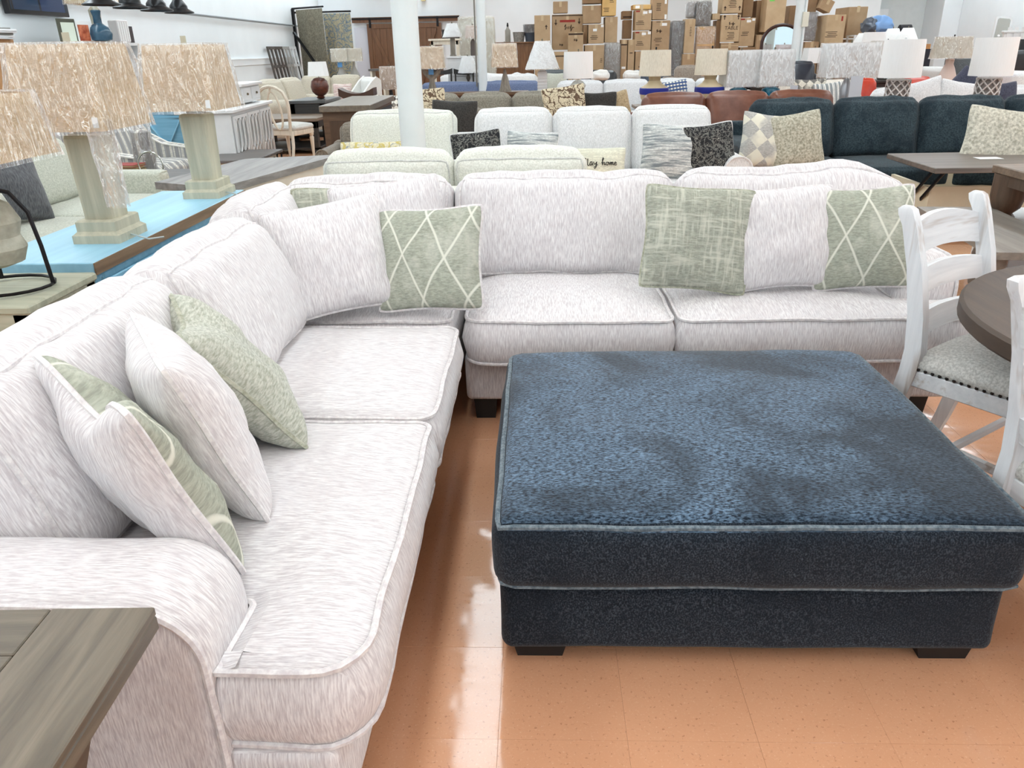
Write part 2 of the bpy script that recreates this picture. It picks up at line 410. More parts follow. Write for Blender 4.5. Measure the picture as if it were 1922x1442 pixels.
def pillow(label, size, loc, yaw=0, tilt=12, roll=0, mats=None, pipe=None, group=None, k=.10, wr=.010, seed=1, dent=0., n=24, sag=0.0, name='throw_pillow', cat='pillow', plump=1.0):
    """square scatter cushion standing on its lower edge at loc; faces -y before yaw"""
    w_, h_, t_ = size; g = [math.sin(PI/2*(-1+2*i/n)) for i in range(n+1)]
    def P(u, v, sgn):
        x = w_/2*u*(1-k*(1-v*v)*abs(u)**2); z = h_/2*v*(1-k*(1-u*u)*abs(v)**2)
        th = t_/2*(max(0, (1-u*u))*max(0, (1-v*v)))**(.42/plump)
        cc = 1-.07*(abs(u)*abs(v))**5; x *= cc; z *= cc
        if dent: z -= dent*math.exp(-(u/.38)**2)*max(0, v)**2; th *= 1-.35*math.exp(-(u/.3)**2)*max(0, v)
        if sag: z -= sag*max(0, -v)**2*0; x *= 1+sag*max(0, -v)*(1-abs(v))
        q = Vector((x, sgn*th, z)); f = Vector((x, z, seed*1.7+sgn))*5.5
        nn = noise.noise_vector(f)+noise.noise_vector(f*2.6)*.4
        ew = min(1, 2.2*max(0, (1-abs(u)))+.25)
        q.y += nn.x*wr*2*(max(0, 1-u*u)*max(0, 1-v*v))**.3*ew
        rg = (1-abs(noise.noise(Vector((x*3.1+seed, z*3.1, seed*.37+sgn)))))**8
        q.y -= sgn*rg*wr*.9*(max(0, 1-u*u)*max(0, 1-v*v))**.25
        rad = math.sin(9*math.atan2(v, u)+seed)*math.hypot(u, v)**3*.006
        q.y += sgn*rad*(max(0, 1-u*u)*max(0, 1-v*v))**.5
        f2 = Vector((x, z, seed*2.3))*4; e2 = noise.noise_vector(f2)
        q.x += e2.x*wr*.7; q.z += e2.y*wr*.7; q.y += e2.z*wr*1.2*max(abs(u), abs(v))**6
        return q
    m = MB()
    ids = {}
    for sgn in (-1, 1):
        for i in range(n+1):
            for j in range(n+1):
                edge = i in (0, n) or j in (0, n)
                key = (i, j, 0 if edge else sgn)
                if key not in ids: ids[key] = len(m.v); m.v.append(P(g[i], g[j], sgn))
    for sgn in (-1, 1):
        for i in range(n):
            for j in range(n):
                q = [ids[(a, b, 0 if (a in (0, n) or b in (0, n)) else sgn)] for a, b in ((i, j), (i+1, j), (i+1, j+1), (i, j+1))]
                m.f.append(tuple(q if sgn < 0 else reversed(q))); m.mi.append(0 if sgn < 0 else 1)
    mats = mats if isinstance(mats, (list, tuple)) else [mats, mats]
    R = Matrix.Rotation(math.radians(yaw), 4, 'Z') @ Matrix.Rotation(math.radians(-tilt), 4, 'X') @ Matrix.Rotation(math.radians(roll), 4, 'Y')
    up = R @ Vector((0, 0, 1)); zmin = min((R @ v).z for v in m.v)
    o = m.build(name, mats, None, smooth=60); o.rotation_euler = R.to_euler(); o.location = Vector(loc)-Vector((0, 0, zmin))
    # loc is the middle of the lower edge: shift by the lean
    low = R @ Vector((0, 0, -h_/2)); o.location.x -= low.x; o.location.y -= low.y
    tag(o, label, cat, group)
    if pipe:
        loop = [P(g[i], -1, 1) for i in range(n)]+[P(1, g[i], 1) for i in range(n)]+[P(g[n-i], 1, 1) for i in range(n)]+[P(-1, g[n-i], 1) for i in range(n)]
        rad = .0075 if w_ > .4 and n >= 14 else .006
        MB().tube(loop, rad, 5, True).build('piping', pipe, o)
    return o
# ================================================================ THE ROOM
M_wall = plain('wall_paint', (226, 230, 232), .8, var=4, scale=.8)
M_ceil = plain('ceiling_tile', (235, 235, 232), .9, var=4)
def floor_mat(name, lines):
    m, nt, b = base_mat(name)
    big = noise_out(nt, coords(nt), 1.3, 4, .6); fine = noise_out(nt, coords(nt), 160, 3, .7)
    col = ramp(nt, big, [(.3, (210, 154, 117)), (.7, (224, 170, 133))])
    col = mixc(nt, col, (240, 200, 170), ramp(nt, fine, [(.58, (0, 0, 0)), (.7, (170, 170, 170))]))
    dk = noise_out(nt, coords(nt, (1, 1, 1)), 95, 2, .6)
    col = mixc(nt, col, (150, 92, 62), ramp(nt, dk, [(.62, (0, 0, 0)), (.72, (190, 190, 190))]))
    if lines:
        bt = N(nt, 'ShaderNodeTexBrick', offset=0.0); bt.inputs['Scale'].default_value = 1
        bt.inputs['Brick Width'].default_value = .305; bt.inputs['Row Height'].default_value = .305; bt.inputs['Mortar Size'].default_value = .0012
        nt.links.new(coords(nt), bt.inputs['Vector']); col = mixc(nt, col, (176, 122, 92), bt.outputs['Fac'])
    nt.links.new(col, b.inputs['Base Color'])
    scr = noise_out(nt, coords(nt, (3, 40, 3), (0, 0, .5)), 1, 5, .7, .5)
    rg = ramp(nt, scr, [(.35, (58, 58, 58)), (.7, (100, 100, 100))]); nt.links.new(rg, b.inputs['Roughness'])
    b.inputs['Specular IOR Level'].default_value = .5
    wv = noise_out(nt, coords(nt), 3.5, 3, .5); bump(nt, b, wv, .12, .02)
    return m
M_floor = floor_mat('vinyl_floor', True); M_tile = floor_mat('vinyl_tile', False)
X0, X1, Y0, Y1, ZC = -6.2, 11.6, -6.0, 24.0, 3.6
floor = struct(MB().box(X0-.2, X1+.2, Y0-.2, 27, -.12, -.004).build('floor', M_floor, smooth=0))
# twelve-inch vinyl tiles, each one laid where the camera can see the joints
tile = MB().box(.0002, .3048, .0002, .3048, -.0035, 0, .0003)
jx = G(943, 1250, 0).x; jy = G(943, 1388, 0).y
t0 = None
for i in range(-5, 10):
    for j in range(-4, 9):
        x, y = jx+i*.305, jy+j*.305
        if t0 is None: t0 = tile.build('floor_tile', M_tile, floor, smooth=0); t = t0
        else: t = t0.copy(); COL.objects.link(t)
        t.location = (x, y, random.uniform(-.0004, .0002)); t.rotation_euler = (random.uniform(-.0009, .0009), random.uniform(-.0009, .0009), 0)
struct(MB().box(X0-.2, X1+.2, Y0-.2, 27, ZC, ZC+.1).build('ceiling', M_ceil, smooth=0))
struct(MB().box(X0-.2, X0, Y0, 24.2, -.004, ZC).build('wall_left', M_wall, smooth=0))
struct(MB().box(X0, 9.47, Y1, Y1+.2, -.004, ZC).build('wall_back', M_wall, smooth=0))
struct(MB().box(9.3, 12, 24.9, 25.1, -.004, ZC).box(9.27, 9.47, 24.2, 24.9, -.004, ZC).build('wall_alcove', plain('alcove_paint', (214, 220, 220), .85, var=3), smooth=0))
struct(MB().box(9.47, 9.95, 24.6, 24.9, -.004, 2.3).build('trim_1', M_wall, smooth=0))
struct(MB().box(11.1, 11.6, 23.8, 24.9, -.004, ZC, .01).build('trim_2', M_wall, smooth=0))
struct(MB().box(X1, X1+.2, Y0, 27, -.004, ZC).build('wall_right', M_wall, smooth=0))
# front wall behind the photographer: low sill, wide shop windows, lintel
fw = MB().box(X0, X1, Y0-.2, Y0, -.004, .5).box(X0, X1, Y0-.2, Y0, 3.0, ZC)
for k in range(7): fw.box(X0+k*2.9, X0+k*2.9+.4, Y0-.2, Y0, .5, 3.0)
struct(fw.build('wall_front', M_wall, smooth=0))
for k in range(6):
    x = X0+k*2.9+.4
    wn = struct(MB().box(x, x+2.5, Y0-.12, Y0-.11, .5, 3.0).build('window_%d' % (k+1), glassy('shop_glass', (250, 255, 255), .04, .02), smooth=0))
    MB().box(x, x+2.5, Y0-.16, Y0-.06, .5, .56).box(x, x+2.5, Y0-.16, Y0-.06, 2.94, 3.0).box(x, x+.06, Y0-.16, Y0-.06, .56, 2.94).box(x+2.44, x+2.5, Y0-.16, Y0-.06, .56, 2.94).build('window_frame', plain('window_aluminium', (190, 190, 190), .4, 1), wn, smooth=0)
cr = MB().box(X0, X0+.03, -5.9, 24, 1.27, 1.40, .004).box(X0, X0+.045, -5.9, 24, 1.385, 1.41, .003)
struct(cr.build('trim_3', plain('rail_paint', (230, 233, 235), .5)))
bb = struct(MB().box(X0, X0+.02, -5.9, 24, 0, .12).build('baseboard_left', plain('rail_paint', 0), smooth=0))
struct(MB().box(X0, 9.47, Y1-.02, Y1, 0, .12).build('baseboard_back', plain('rail_paint', 0), smooth=0))
cond = MB().tube([(X0+.03, 9, 2.2), (X0+.03, 22.2, 2.12)], .018, 6)
tag(cond.build('wall_conduit', plain('conduit_grey', (120, 124, 126), .5)), 'thin grey conduit running along the left wall behind the pendant shades', 'conduit')
# fluorescent strips in long rows: the light of the shop
for k, x in enumerate((-5.75, -3.2, -.5, 2.4, 5.3, 8.2, 10.9)):
    t = thing('strip_light', 'long fluorescent strip light on the ceiling, row %s from the left wall' % ('one', 'two', 'three', 'four', 'five', 'six', 'seven')[k], 'ceiling light', (x, 9, ZC-.12), 0, 'ceiling strip lights')
    MB().box(-.2, .2, -14.6, 14.6, 0, .12, .01).build('housing', plain('light_housing', (240, 240, 240), .4), t, smooth=0)
    m = plain('tube_light', (234, 248, 255), .5, emit=LIGHT)
    MB().box(-.17, .17, -14.55, 14.55, -.03, 0).build('diffuser', m, t, smooth=0)
# steel columns
M_col = plain('column_paint', (222, 228, 228), .35, var=3, scale=3)
def column(x, y, r, label):
    t = thing('steel_column', label, 'column', (x, y, 0))
    MB().lathe([(r, 0), (r, ZC)], 28).build('shaft', M_col, t)
    MB().box(-r*1.5, r*1.5, -r*1.5, r*1.5, 0, .015).build('base_plate', M_col, t, smooth=0)
    return t
p = D(777, 285, 5.9); column(p.x, 5.9, .092, 'thick white round steel column nearest to the sectional')
p = D(906, 140, 16); c2 = column(p.x, 16, .085, 'thin white steel column in front of the plastic wrapped mattress')
MB().box(-.13, -.105, -.02, .02, .3, 3.5).build('cable_strap', plain('strap_grey', (120, 116, 108), .6), c2, smooth=0)
p = D(1493, 100, 16); c3 = column(p.x, 16, .088, 'thin white steel column beside the arched mirror')
MB().box(.02, .13, -.14, -.085, 1.75, 2.0, .004).build('junction_box', plain('box_paint', (214, 212, 196), .5), c3)
MB().tube([(.075, -.09, .8), (.075, -.09, 3.5)], .02, 6).build('conduit', M_col, c3)

# ================================================================ SECTIONAL SOFA
M_lil = fabric('lilac_chenille', (199, 192, 193), (236, 233, 232), (300, 28, 28), bmp=.22, blotch=.25, c3=(206, 199, 200), side=(28, 300, 28), bscale=4)
M_lilp = fabric('lilac_piping', (206, 199, 200), (232, 228, 226), (60, 60, 60), bmp=.1)
M_foot = plain('dark_foot', (28, 25, 24), .5)
def feet(t, pts, h, s=.08):
    for x, y in pts: MB().loft([[(x-a, y-a, z), (x+a, y-a, z), (x+a, y+a, z), (x-a, y+a, z)] for a, z in ((s*.42, 0), (s*.5, h))]).build('foot', M_foot, t, smooth=0)
def back_cushion(t, x0, x1, y, z, tilt, seed, h=.47, d=.25, mat=None, pip=None, n=(14, 4, 10), top=.035, wr=.012, front=.06, hump=None, rz=0, pr=.007, faces=('front', 'back'), loc=None):
    w_ = x1-x0
    sh = None
    if hump:
        def sh(q, u, v, tt):
            for hu, ha, hw in hump: q.z += ha*math.exp(-((u-hu)/hw)**2)*max(0, tt)
            return q
    hs = sh
    def sh(q, u, v, tt):
        if hs: q = hs(q, u, v, tt)
        q.y += .006*max(0, tt)**3*noise.noise(Vector((q.x*26, seed, tt*1.5)))
        return q
    c = Cush(w_, d, h, .075, top=top, front=front, side=.012, back=.03, wr=wr, fr=6, seed=seed, wrs=(1.2, 1, .8), shape=sh)
    o = c.mesh(n).build('back_cushion', mat or M_lil, t, loc or ((x0+x1)/2, y, z), (math.radians(-tilt), 0, math.radians(rz)), smooth=70)
    for f in faces: c.piping(f, pr, 12).build('piping', pip or M_lilp, o)
    return o
def seat_T(t, poly, rad, seed, z0=.30, z1=.505, mat=None, pip=None):
    m, a, b = slab(rounded(poly, rad), z0, z1, .045, .03, .006, 6, seed)
    o = m.build('seat_cushion', mat or M_lil, t, smooth=70)
    MB().tube(a, .008, 6, True).build('piping', pip or M_lilp, o); MB().tube(b, .007, 6, True).build('piping', pip or M_lilp, o)
    return o
def base_box(t, x0, x1, y0, y1, z0, z1, mat, name='base', r=.025, seed=0, wr=.003):
    c = Cush(x1-x0, y1-y0, z1-z0, r, top=0, front=.008, side=.004, wr=wr, fr=5, seed=seed)
    return c.mesh((12, 6, 3)).build(name, mat, t, ((x0+x1)/2, (y0+y1)/2, z0), smooth=70)
def arm_block(t, x0, x1, y0, y1, z0, z1, mat, pip, R=.13, seed=3):
    """track arm whose top rolls over its front edge; piping round the outer side panel"""
    out = rounded([(y0, z0), (y1, z0), (y1, z1), (y0, z1)], [.01, .01, .05, R], 10); P = []
    for i, p in enumerate(out):
        a_, b2 = Vector(p), Vector(out[(i+1) % len(out)]); k = max(1, int((b2-a_).length/.06)); P += [a_+(b2-a_)*j/k for j in range(k)]
    m = len(P); nor = []
    for i in range(m): q = P[(i+1) % m]-P[i-1]; nor.append(Vector((q.y, -q.x)).normalized())
    hw = (x1-x0)/2; xc = (x0+x1)/2; r = .03; rings = []; yc = (y0+y1)/2
    def pt(x, off, i):
        f = Vector((x, P[i].x, P[i].y))*5+Vector((seed, seed*.5, 0)); n3 = noise.noise_vector(f)*.004
        cz = .014*max(0, 1-(x/hw)**2)*max(0, min(1, (P[i].y-z0)/(z1-z0)*1.6-.6))
        return (x+n3.x, P[i].x+nor[i].x*off+n3.y-yc, P[i].y+nor[i].y*off+n3.z+cz-z0)
    for x, off in ((-hw, -r*1.2), (-hw+.25*r, -.25*r), (-hw+r, 0), (-hw*.3, .004), (hw*.3, .004), (hw-r, 0), (hw-.25*r, -.25*r), (hw, -r*1.2)):
        rings.append([pt(x, off, i) for i in range(m)])
    o = MB().loft(rings).build('arm', mat, t, (xc, yc, z0), smooth=60)
    k = 1 if x0 < 0 else 6; sg = -1 if x0 < 0 else 1
    MB().tube([Vector(rings[k][i])+Vector((sg*.003, nor[i].x*.004, nor[i].y*.004)) for i in range(m)], .0075, 6, True).build('piping', pip, o)
    return o
# section along the left
t = thing('sofa_section', 'pale lilac sectional sofa end with the near arm, running along the left', 'sofa', (-.91, 1.95, 0), 90, 'sections of the pale lilac sectional')
base_box(t, -.93, .95, -.53, .44, .10, .31, M_lil, seed=1)
base_box(t, -.95, .95, .40, .54, .10, .80, M_lil, 'back_frame', seed=2)
arm_block(t, -.95, -.725, -.33, .53, .10, .655, M_lil, M_lilp)
seat_T(t, [(-.93, -.60), (.085, -.60), (.085, .16), (-.735, .16), (-.735, -.325), (-.93, -.325)], [.11, .06, .03, .03, .01, .01], 1)
seat_T(t, [(.095, -.60), (.93, -.60), (.93, .16), (.095, .16)], [.06, .08, .03, .03], 2)
back_cushion(t, -.70, .16, .115, .47, 21, 3)
back_cushion(t, .165, .96, .105, .47, 20, 4)
feet(t, [(-.85, -.42), (.85, -.42), (-.85, .42), (.85, .42)], .10, .1)
# corner
t = thing('sofa_section', 'pale lilac corner section of the sectional under the heaped pillows', 'sofa', (-.89, 3.5, 0), 0, 'sections of the pale lilac sectional')
base_box(t, -.54, .52, -.58, .5, .10, .31, M_lil, seed=5)
base_box(t, -.54, .55, .46, .6, .10, .80, M_lil, 'back_frame', seed=6)
base_box(t, -.54, -.40, -.58, .455, .10, .80, M_lil, 'back_frame', seed=7)
seat_T(t, [(-.2, -.57), (.54, -.57), (.54, .12), (-.2, .12)], [.03, .05, .03, .03], 3)
back_cushion(t, -.35, .47, 0, 0, 18, 6, loc=(.06, .16, .46), h=.48)
back_cushion(t, 0, .62, 0, 0, 18, 7, rz=90, loc=(-.2, -.2, .46), h=.49)
feet(t, [(-.45, -.48), (.4, -.48), (-.45, .5), (.45, .5)], .10, .1)
# section along the back
t = thing('sofa_section', 'pale lilac sectional sofa end with the far right arm, facing the ottoman', 'sofa', (.71, 3.55, 0), 0, 'sections of the pale lilac sectional')
base_box(t, -1.03, 1.02, -.53, .44, .10, .31, M_lil, seed=8)
base_box(t, -1.04, 1.04, .42, .56, .10, .80, M_lil, 'back_frame', seed=9)
arm_block(t, .79, 1.04, -.38, .55, .10, .655, M_lil, M_lilp, seed=5)
seat_T(t, [(-1.02, -.64), (-.17, -.64), (-.17, .14), (-1.02, .14)], [.09, .05, .03, .03], 4)
seat_T(t, [(-.16, -.64), (1.03, -.64), (1.03, -.37), (.80, -.37), (.80, .14), (-.16, .14)], [.06, .10, .02, .02, .03, .03], 5)
back_cushion(t, -1.1, -.085, .08, .47, 20, 8, h=.48, hump=[(-.75, .012, .2), (.4, -.012, .15), (.7, .012, .25)])
back_cushion(t, -.07, .98, .08, .47, 20, 9, h=.48, hump=[(-.85, .012, .2), (.45, .03, .3), (.95, -.03, .2)])
feet(t, [(-.95, -.45), (.9, -.45), (-.95, .45), (.9, .45)], .10, .1)
# ---------------------------------------------------------------- pillows on the sectional
M_weave = pattern('sage_weave', (158, 160, 146), (206, 206, 190), 'weave')
M_latt = pattern('sage_lattice', (164, 167, 152), (220, 220, 206), 'lattice', 14)
M_sage = fabric('sage_chenille', (156, 158, 142), (198, 199, 186), (60, 60, 200), bmp=.2)
M_sagep = fabric('sage_piping', (150, 152, 132), (190, 190, 172), (60, 60, 60), bmp=.1)
gp = 'scatter pillows on the sectional'
PS = .53
pillow('sage and lilac backed pillow with a dented top, leaning behind the near arm', (.47, .47, .17), (-.765, 1.42, .525), 138, 21, 0, [M_latt, M_lil], M_lilp, gp, dent=.09, seed=2, wr=.012)
pillow('plump lilac pillow with lilac piping between two sage ones on the left run', (.46, .46, .20), (-.74, 1.63, .525), 125, 19, 0, M_lil, M_lilp, gp, seed=3, wr=.012)
pillow('plain sage pillow with folded corners, third from the near arm', (.45, .45, .19), (-.72, 1.98, .525), 119, 35, 0, M_sage, M_sagep, gp, seed=5, wr=.014, dent=.02)
pillow('large lilac pillow standing on the corner seat left of the sage diamond one', (.49, .47, .2), (-.765, 2.90, .53), 20, 27, -6, M_lil, M_lilp, gp, seed=6, wr=.012)
pillow('lilac pillow mostly hidden at the back of the corner seat', (.50, .48, .18), (-.60, 3.22, .53), 10, 18, -6, M_lil, M_lilp, gp, seed=7)
pillow('sage pillow peeking out with one rounded corner in the sofa corner', (.46, .46, .18), (-.84, 3.3, .53), 20, 20, 2, M_weave, M_sagep, gp, seed=8)
pillow('sage pillow with cream diamond lines at the corner of the sectional', (.45, .44, .15), (-.435, 2.93, .53), -8, 24, -4, [M_latt, M_lil], M_lilp, gp, seed=9, wr=.010)
pillow('sage pillow with a hatched cream weave, leftmost of three on the right seat', (.46, .45, .18), (.635, 3.14, .535), -3, 20, 4, M_weave, M_sagep, gp, seed=10, wr=.012)
pillow('lilac pillow between two sage ones on the right seat', (.49, .44, .18), (1.02, 3.17, .535), 3, 18, -2, M_lil, M_lilp, gp, seed=11, wr=.012)
pillow('sage pillow with cream diamond lines beside the far right arm', (.44, .44, .17), (1.36, 3.17, .535), -2, 18, -3, [M_latt, M_lil], M_lilp, gp, seed=12, wr=.010)

# ================================================================ OTTOMAN
M_nav = fabric('slate_chenille', (12, 23, 36), (110, 136, 160), (90, 220, 220), bmp=.4, blotch=.72, c3=(14, 24, 34), bscale=2.4, sheen=.22, lo=.38, hi=.68)  # lit top: sparkle and brighter pile painted into the pale flecks
M_navside = fabric('slate_chenille_shaded', (18, 25, 34), (72, 82, 92), (260, 260, 200), bmp=.3, blotch=.5, c3=(16, 23, 32), bscale=3, sheen=.12, lo=.45, hi=.75)  # side faces of the same cloth, their shade painted in as darker colour
M_navp = fabric('slate_piping', (78, 92, 102), (124, 136, 142), (90, 90, 90), bmp=.1)
t = thing('ottoman', 'large square slate blue upholstered ottoman in front of the sectional', 'ottoman', (.525, 2.105, 0))
base_box(t, -.63, .63, -.535, .555, .05, .265, M_navside, seed=11, r=.03, wr=.005)
c = Cush(1.285, 1.15, .20, .045, top=.035, front=.015, side=.015, wr=.006, fr=3.4, seed=12)
o = c.mesh((26, 22, 5)).build('top_cushion', [M_nav, M_navside], t, (0, .005, .262), smooth=70)
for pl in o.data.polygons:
    if pl.normal.z < .70: pl.material_index = 1  # steep faces take the shaded copy of the cloth
c.piping('top', .0075, 24).build('piping', M_navp, o); c.piping('bottom', .0065, 24).build('piping', M_navp, o)
for x in (-.53, .53):
    for y in (-.44, .46):
        MB().loft([[(x-a, y-.06, z), (x+a, y-.06, z), (x+a, y+.06, z), (x-a, y+.06, z)] for a, z in ((.06, 0), (.075, .055))]).build('foot', M_foot, t, smooth=0)

# ================================================================ DINING SET ON THE RIGHT
M_wht = wood('distressed_white', (214, 216, 218), (236, 237, 238), 'z', .5, 1, (186, 176, 168), wear=.0)
M_whtx = wood('distressed_white_rail', (214, 216, 218), (236, 237, 238), 'x', .5, 1, (186, 176, 168), wear=.0)
M_linen = fabric('seat_linen', (176, 174, 168), (214, 212, 206), (120, 120, 120), bmp=.2)
def curve_post(t, x, pts, wx, wy, mat, name):
    rings = []
    for (y, z, k) in pts: rings.append([(x-wx/2*k, y-wy/2*k, z), (x+wx/2*k, y-wy/2*k, z), (x+wx/2*k, y+wy/2*k, z), (x-wx/2*k, y+wy/2*k, z)])
    return MB().loft(rings).build(name, mat, t, smooth=50)
def ladder_chair(label, loc, rz, kick=.30):
    t = thing('dining_chair', label, 'chair', loc, rz, 'white dining chairs at the round table')
    for x in (-.225, .225):
        pts = [(kick, 0, .85), (.21+(kick-.21)*.7, .1, .9), (.21+(kick-.21)*.35, .25, 1), (.21, .42, 1.1), (.205, .5, 1.1), (.22, .62, 1.05), (.255, .78, 1), (.30, .92, .95), (.318, .955, 1.02), (.325, .975, .95), (.327, .985, .5)]
        curve_post(t, x, pts, .036, .055, M_wht, 'back_post')
        MB().loft([[(x*.98-a, -.2-a, z), (x*.98+a, -.2-a, z), (x*.98+a, -.2+a, z), (x*.98-a, -.2+a, z)] for a, z in ((.016, 0), (.02, .2), (.023, .41))]).build('leg', M_wht, t, smooth=0)
        MB().bar((x, -.19, .17), (x, .25, .2), .02, .03).build('stretcher', M_whtx, t)
        MB().bar((x, -.2, .40), (x, .2, .40), .025, .06).build('seat_rail', M_whtx, t)
    MB().bar((-.22, .02, .185), (.22, .02, .185), .02, .03).build('stretcher', M_whtx, t)
    MB().bar((-.22, -.2, .40), (.22, -.2, .40), .025, .06).build('seat_rail', M_whtx, t)
    MB().bar((-.22, .2, .40), (.22, .2, .40), .025, .06).build('seat_rail', M_whtx, t)
    for z, h, y, arch in ((.86, .105, .285, .03), (.72, .08, .245, .015), (.575, .075, .215, .01)):
        rings = []
        for i in range(9):
            u = -1+2*i/8; x = u*.21; yy = y+.025*(1-u*u); zt = z+h/2+arch*(1-u*u); zb = z-h/2+arch*.6*(1-u*u); k = .25*h
            rings.append([(x, yy-.01, zb), (x, yy-.01+k, zt), (x, yy+.012+k, zt), (x, yy+.012, zb)])
        MB().loft(rings).build('back_slat', M_whtx, t, smooth=50)
    c = Cush(.47, .44, .06, .03, top=.045, front=.005, side=.005, wr=.002)
    c.mesh((10, 10, 3)).build('seat', M_linen, t, (0, -.005, .42), smooth=70)
    nh = MB()
    for i in range(17):
        for x in (-.237, .237): nh.sphere((x, -.2+.4*i/16, .437), .0065, n=6, m=4)
        nh.sphere((-.22+.44*i/16, -.228, .437), .0065, n=6, m=4)
    o = nh.build('nailheads', plain('nail_bronze', (40, 32, 28), .35, .8), t); o['kind'] = 'stuff'
    return t
ladder_chair('white distressed ladder-back chair, back turned to the sofa arm', (1.62, 2.53, 0), 35.6)
ladder_chair('white distressed ladder-back chair cut off by the right picture edge beside the ottoman', (1.505, 1.655, 0), 104, .235)
M_rt = wood('brown_table', (62, 49, 39), (92, 76, 62), 'y', .62, .8)
M_rtr = wood('brown_table_rim', (58, 44, 33), (84, 66, 51), 'y', .55, .8)
t = thing('round_table', 'round brown wooden dining table with a thick rim at the right edge', 'table', (1.97, 2.05, 0))
MB().lathe([(.585, .70), (.715, .70), (.725, .71), (.725, .75), (.715, .76), (.592, .76), (.588, .757)], 64, cap=False, closeprof=True).build('tabletop_rim', M_rtr, t, smooth=30)
MB().lathe([(.586, .70), (.586, .757), (.582, .7595)], 64).build('tabletop_centre', M_rt, t, smooth=30)
MB().lathe([(.1, .08), (.11, .2), (.07, .3), (.09, .45), (.12, .6), (.16, .7)], 8).build('pedestal', M_wht, t)
for a in range(4):
    c_, s_ = math.cos(a*PI/2+.6), math.sin(a*PI/2+.6)
    MB().bar((0, 0, .07), (c_*.45, s_*.45, .04), .08, .08, .008).build('foot', M_wht, t)
# ================================================================ NEAR LEFT TABLE
M_nt = wood('grey_brown_plank', (82, 74, 61), (122, 111, 94), 'x', .4, 1.2)
M_nty = wood('grey_brown_end_plank', (84, 75, 62), (124, 113, 96), 'y', .4, 1.2)
M_ntd = wood('grey_brown_edge', (74, 58, 42), (98, 80, 60), 'y', .5, 1)
q = G(298, 1150, .72); q2 = G(115, 1442, .72); ang = math.degrees(math.atan2(-(q.x-q2.x), q.y-q2.y))
t = thing('plank_table', 'weathered grey brown plank table in the bottom left corner', 'table', (q.x-.45, q.y-.4, 0), ang)
MB().box(.29, .45, -.4, .4, .705, .72, .002).box(.29, .45, -.4, .4, .678, .705, .003).build('end_plank', [M_nty], t, smooth=0)
MB().box(-.45, -.29, -.4, .4, .678, .72, .003).build('end_plank', M_nty, t, smooth=0)
yy = .4
for k in range(8):
    MB().box(-.2885, .2885, yy-.0985, yy, .68, .7195, .002).build('plank', M_nt, t, smooth=0); yy -= .1
MB().box(-.36, .36, -.3, .3, .62, .68).build('apron', M_ntd, t, smooth=0)
for sx in (-1, 1):
    for sy in (-1, 1):
        rings = []
        for z, o_, wd in ((0, .02, .09), (.15, .035, .075), (.35, .06, .06), (.5, .04, .075), (.62, 0, .11)):
            x = sx*(.34-o_*.5); y = sy*(.27-o_)
            rings.append([(x-.035, y-wd/2, z), (x+.035, y-wd/2, z), (x+.035, y+wd/2, z), (x-.035, y+wd/2, z)])
        MB().loft(rings).build('leg', M_ntd, t, smooth=40)
    MB().box(sx*.33-.03, sx*.33+.03, -.3, .3, .0, .05).build('foot_bar', M_ntd, t, smooth=0)
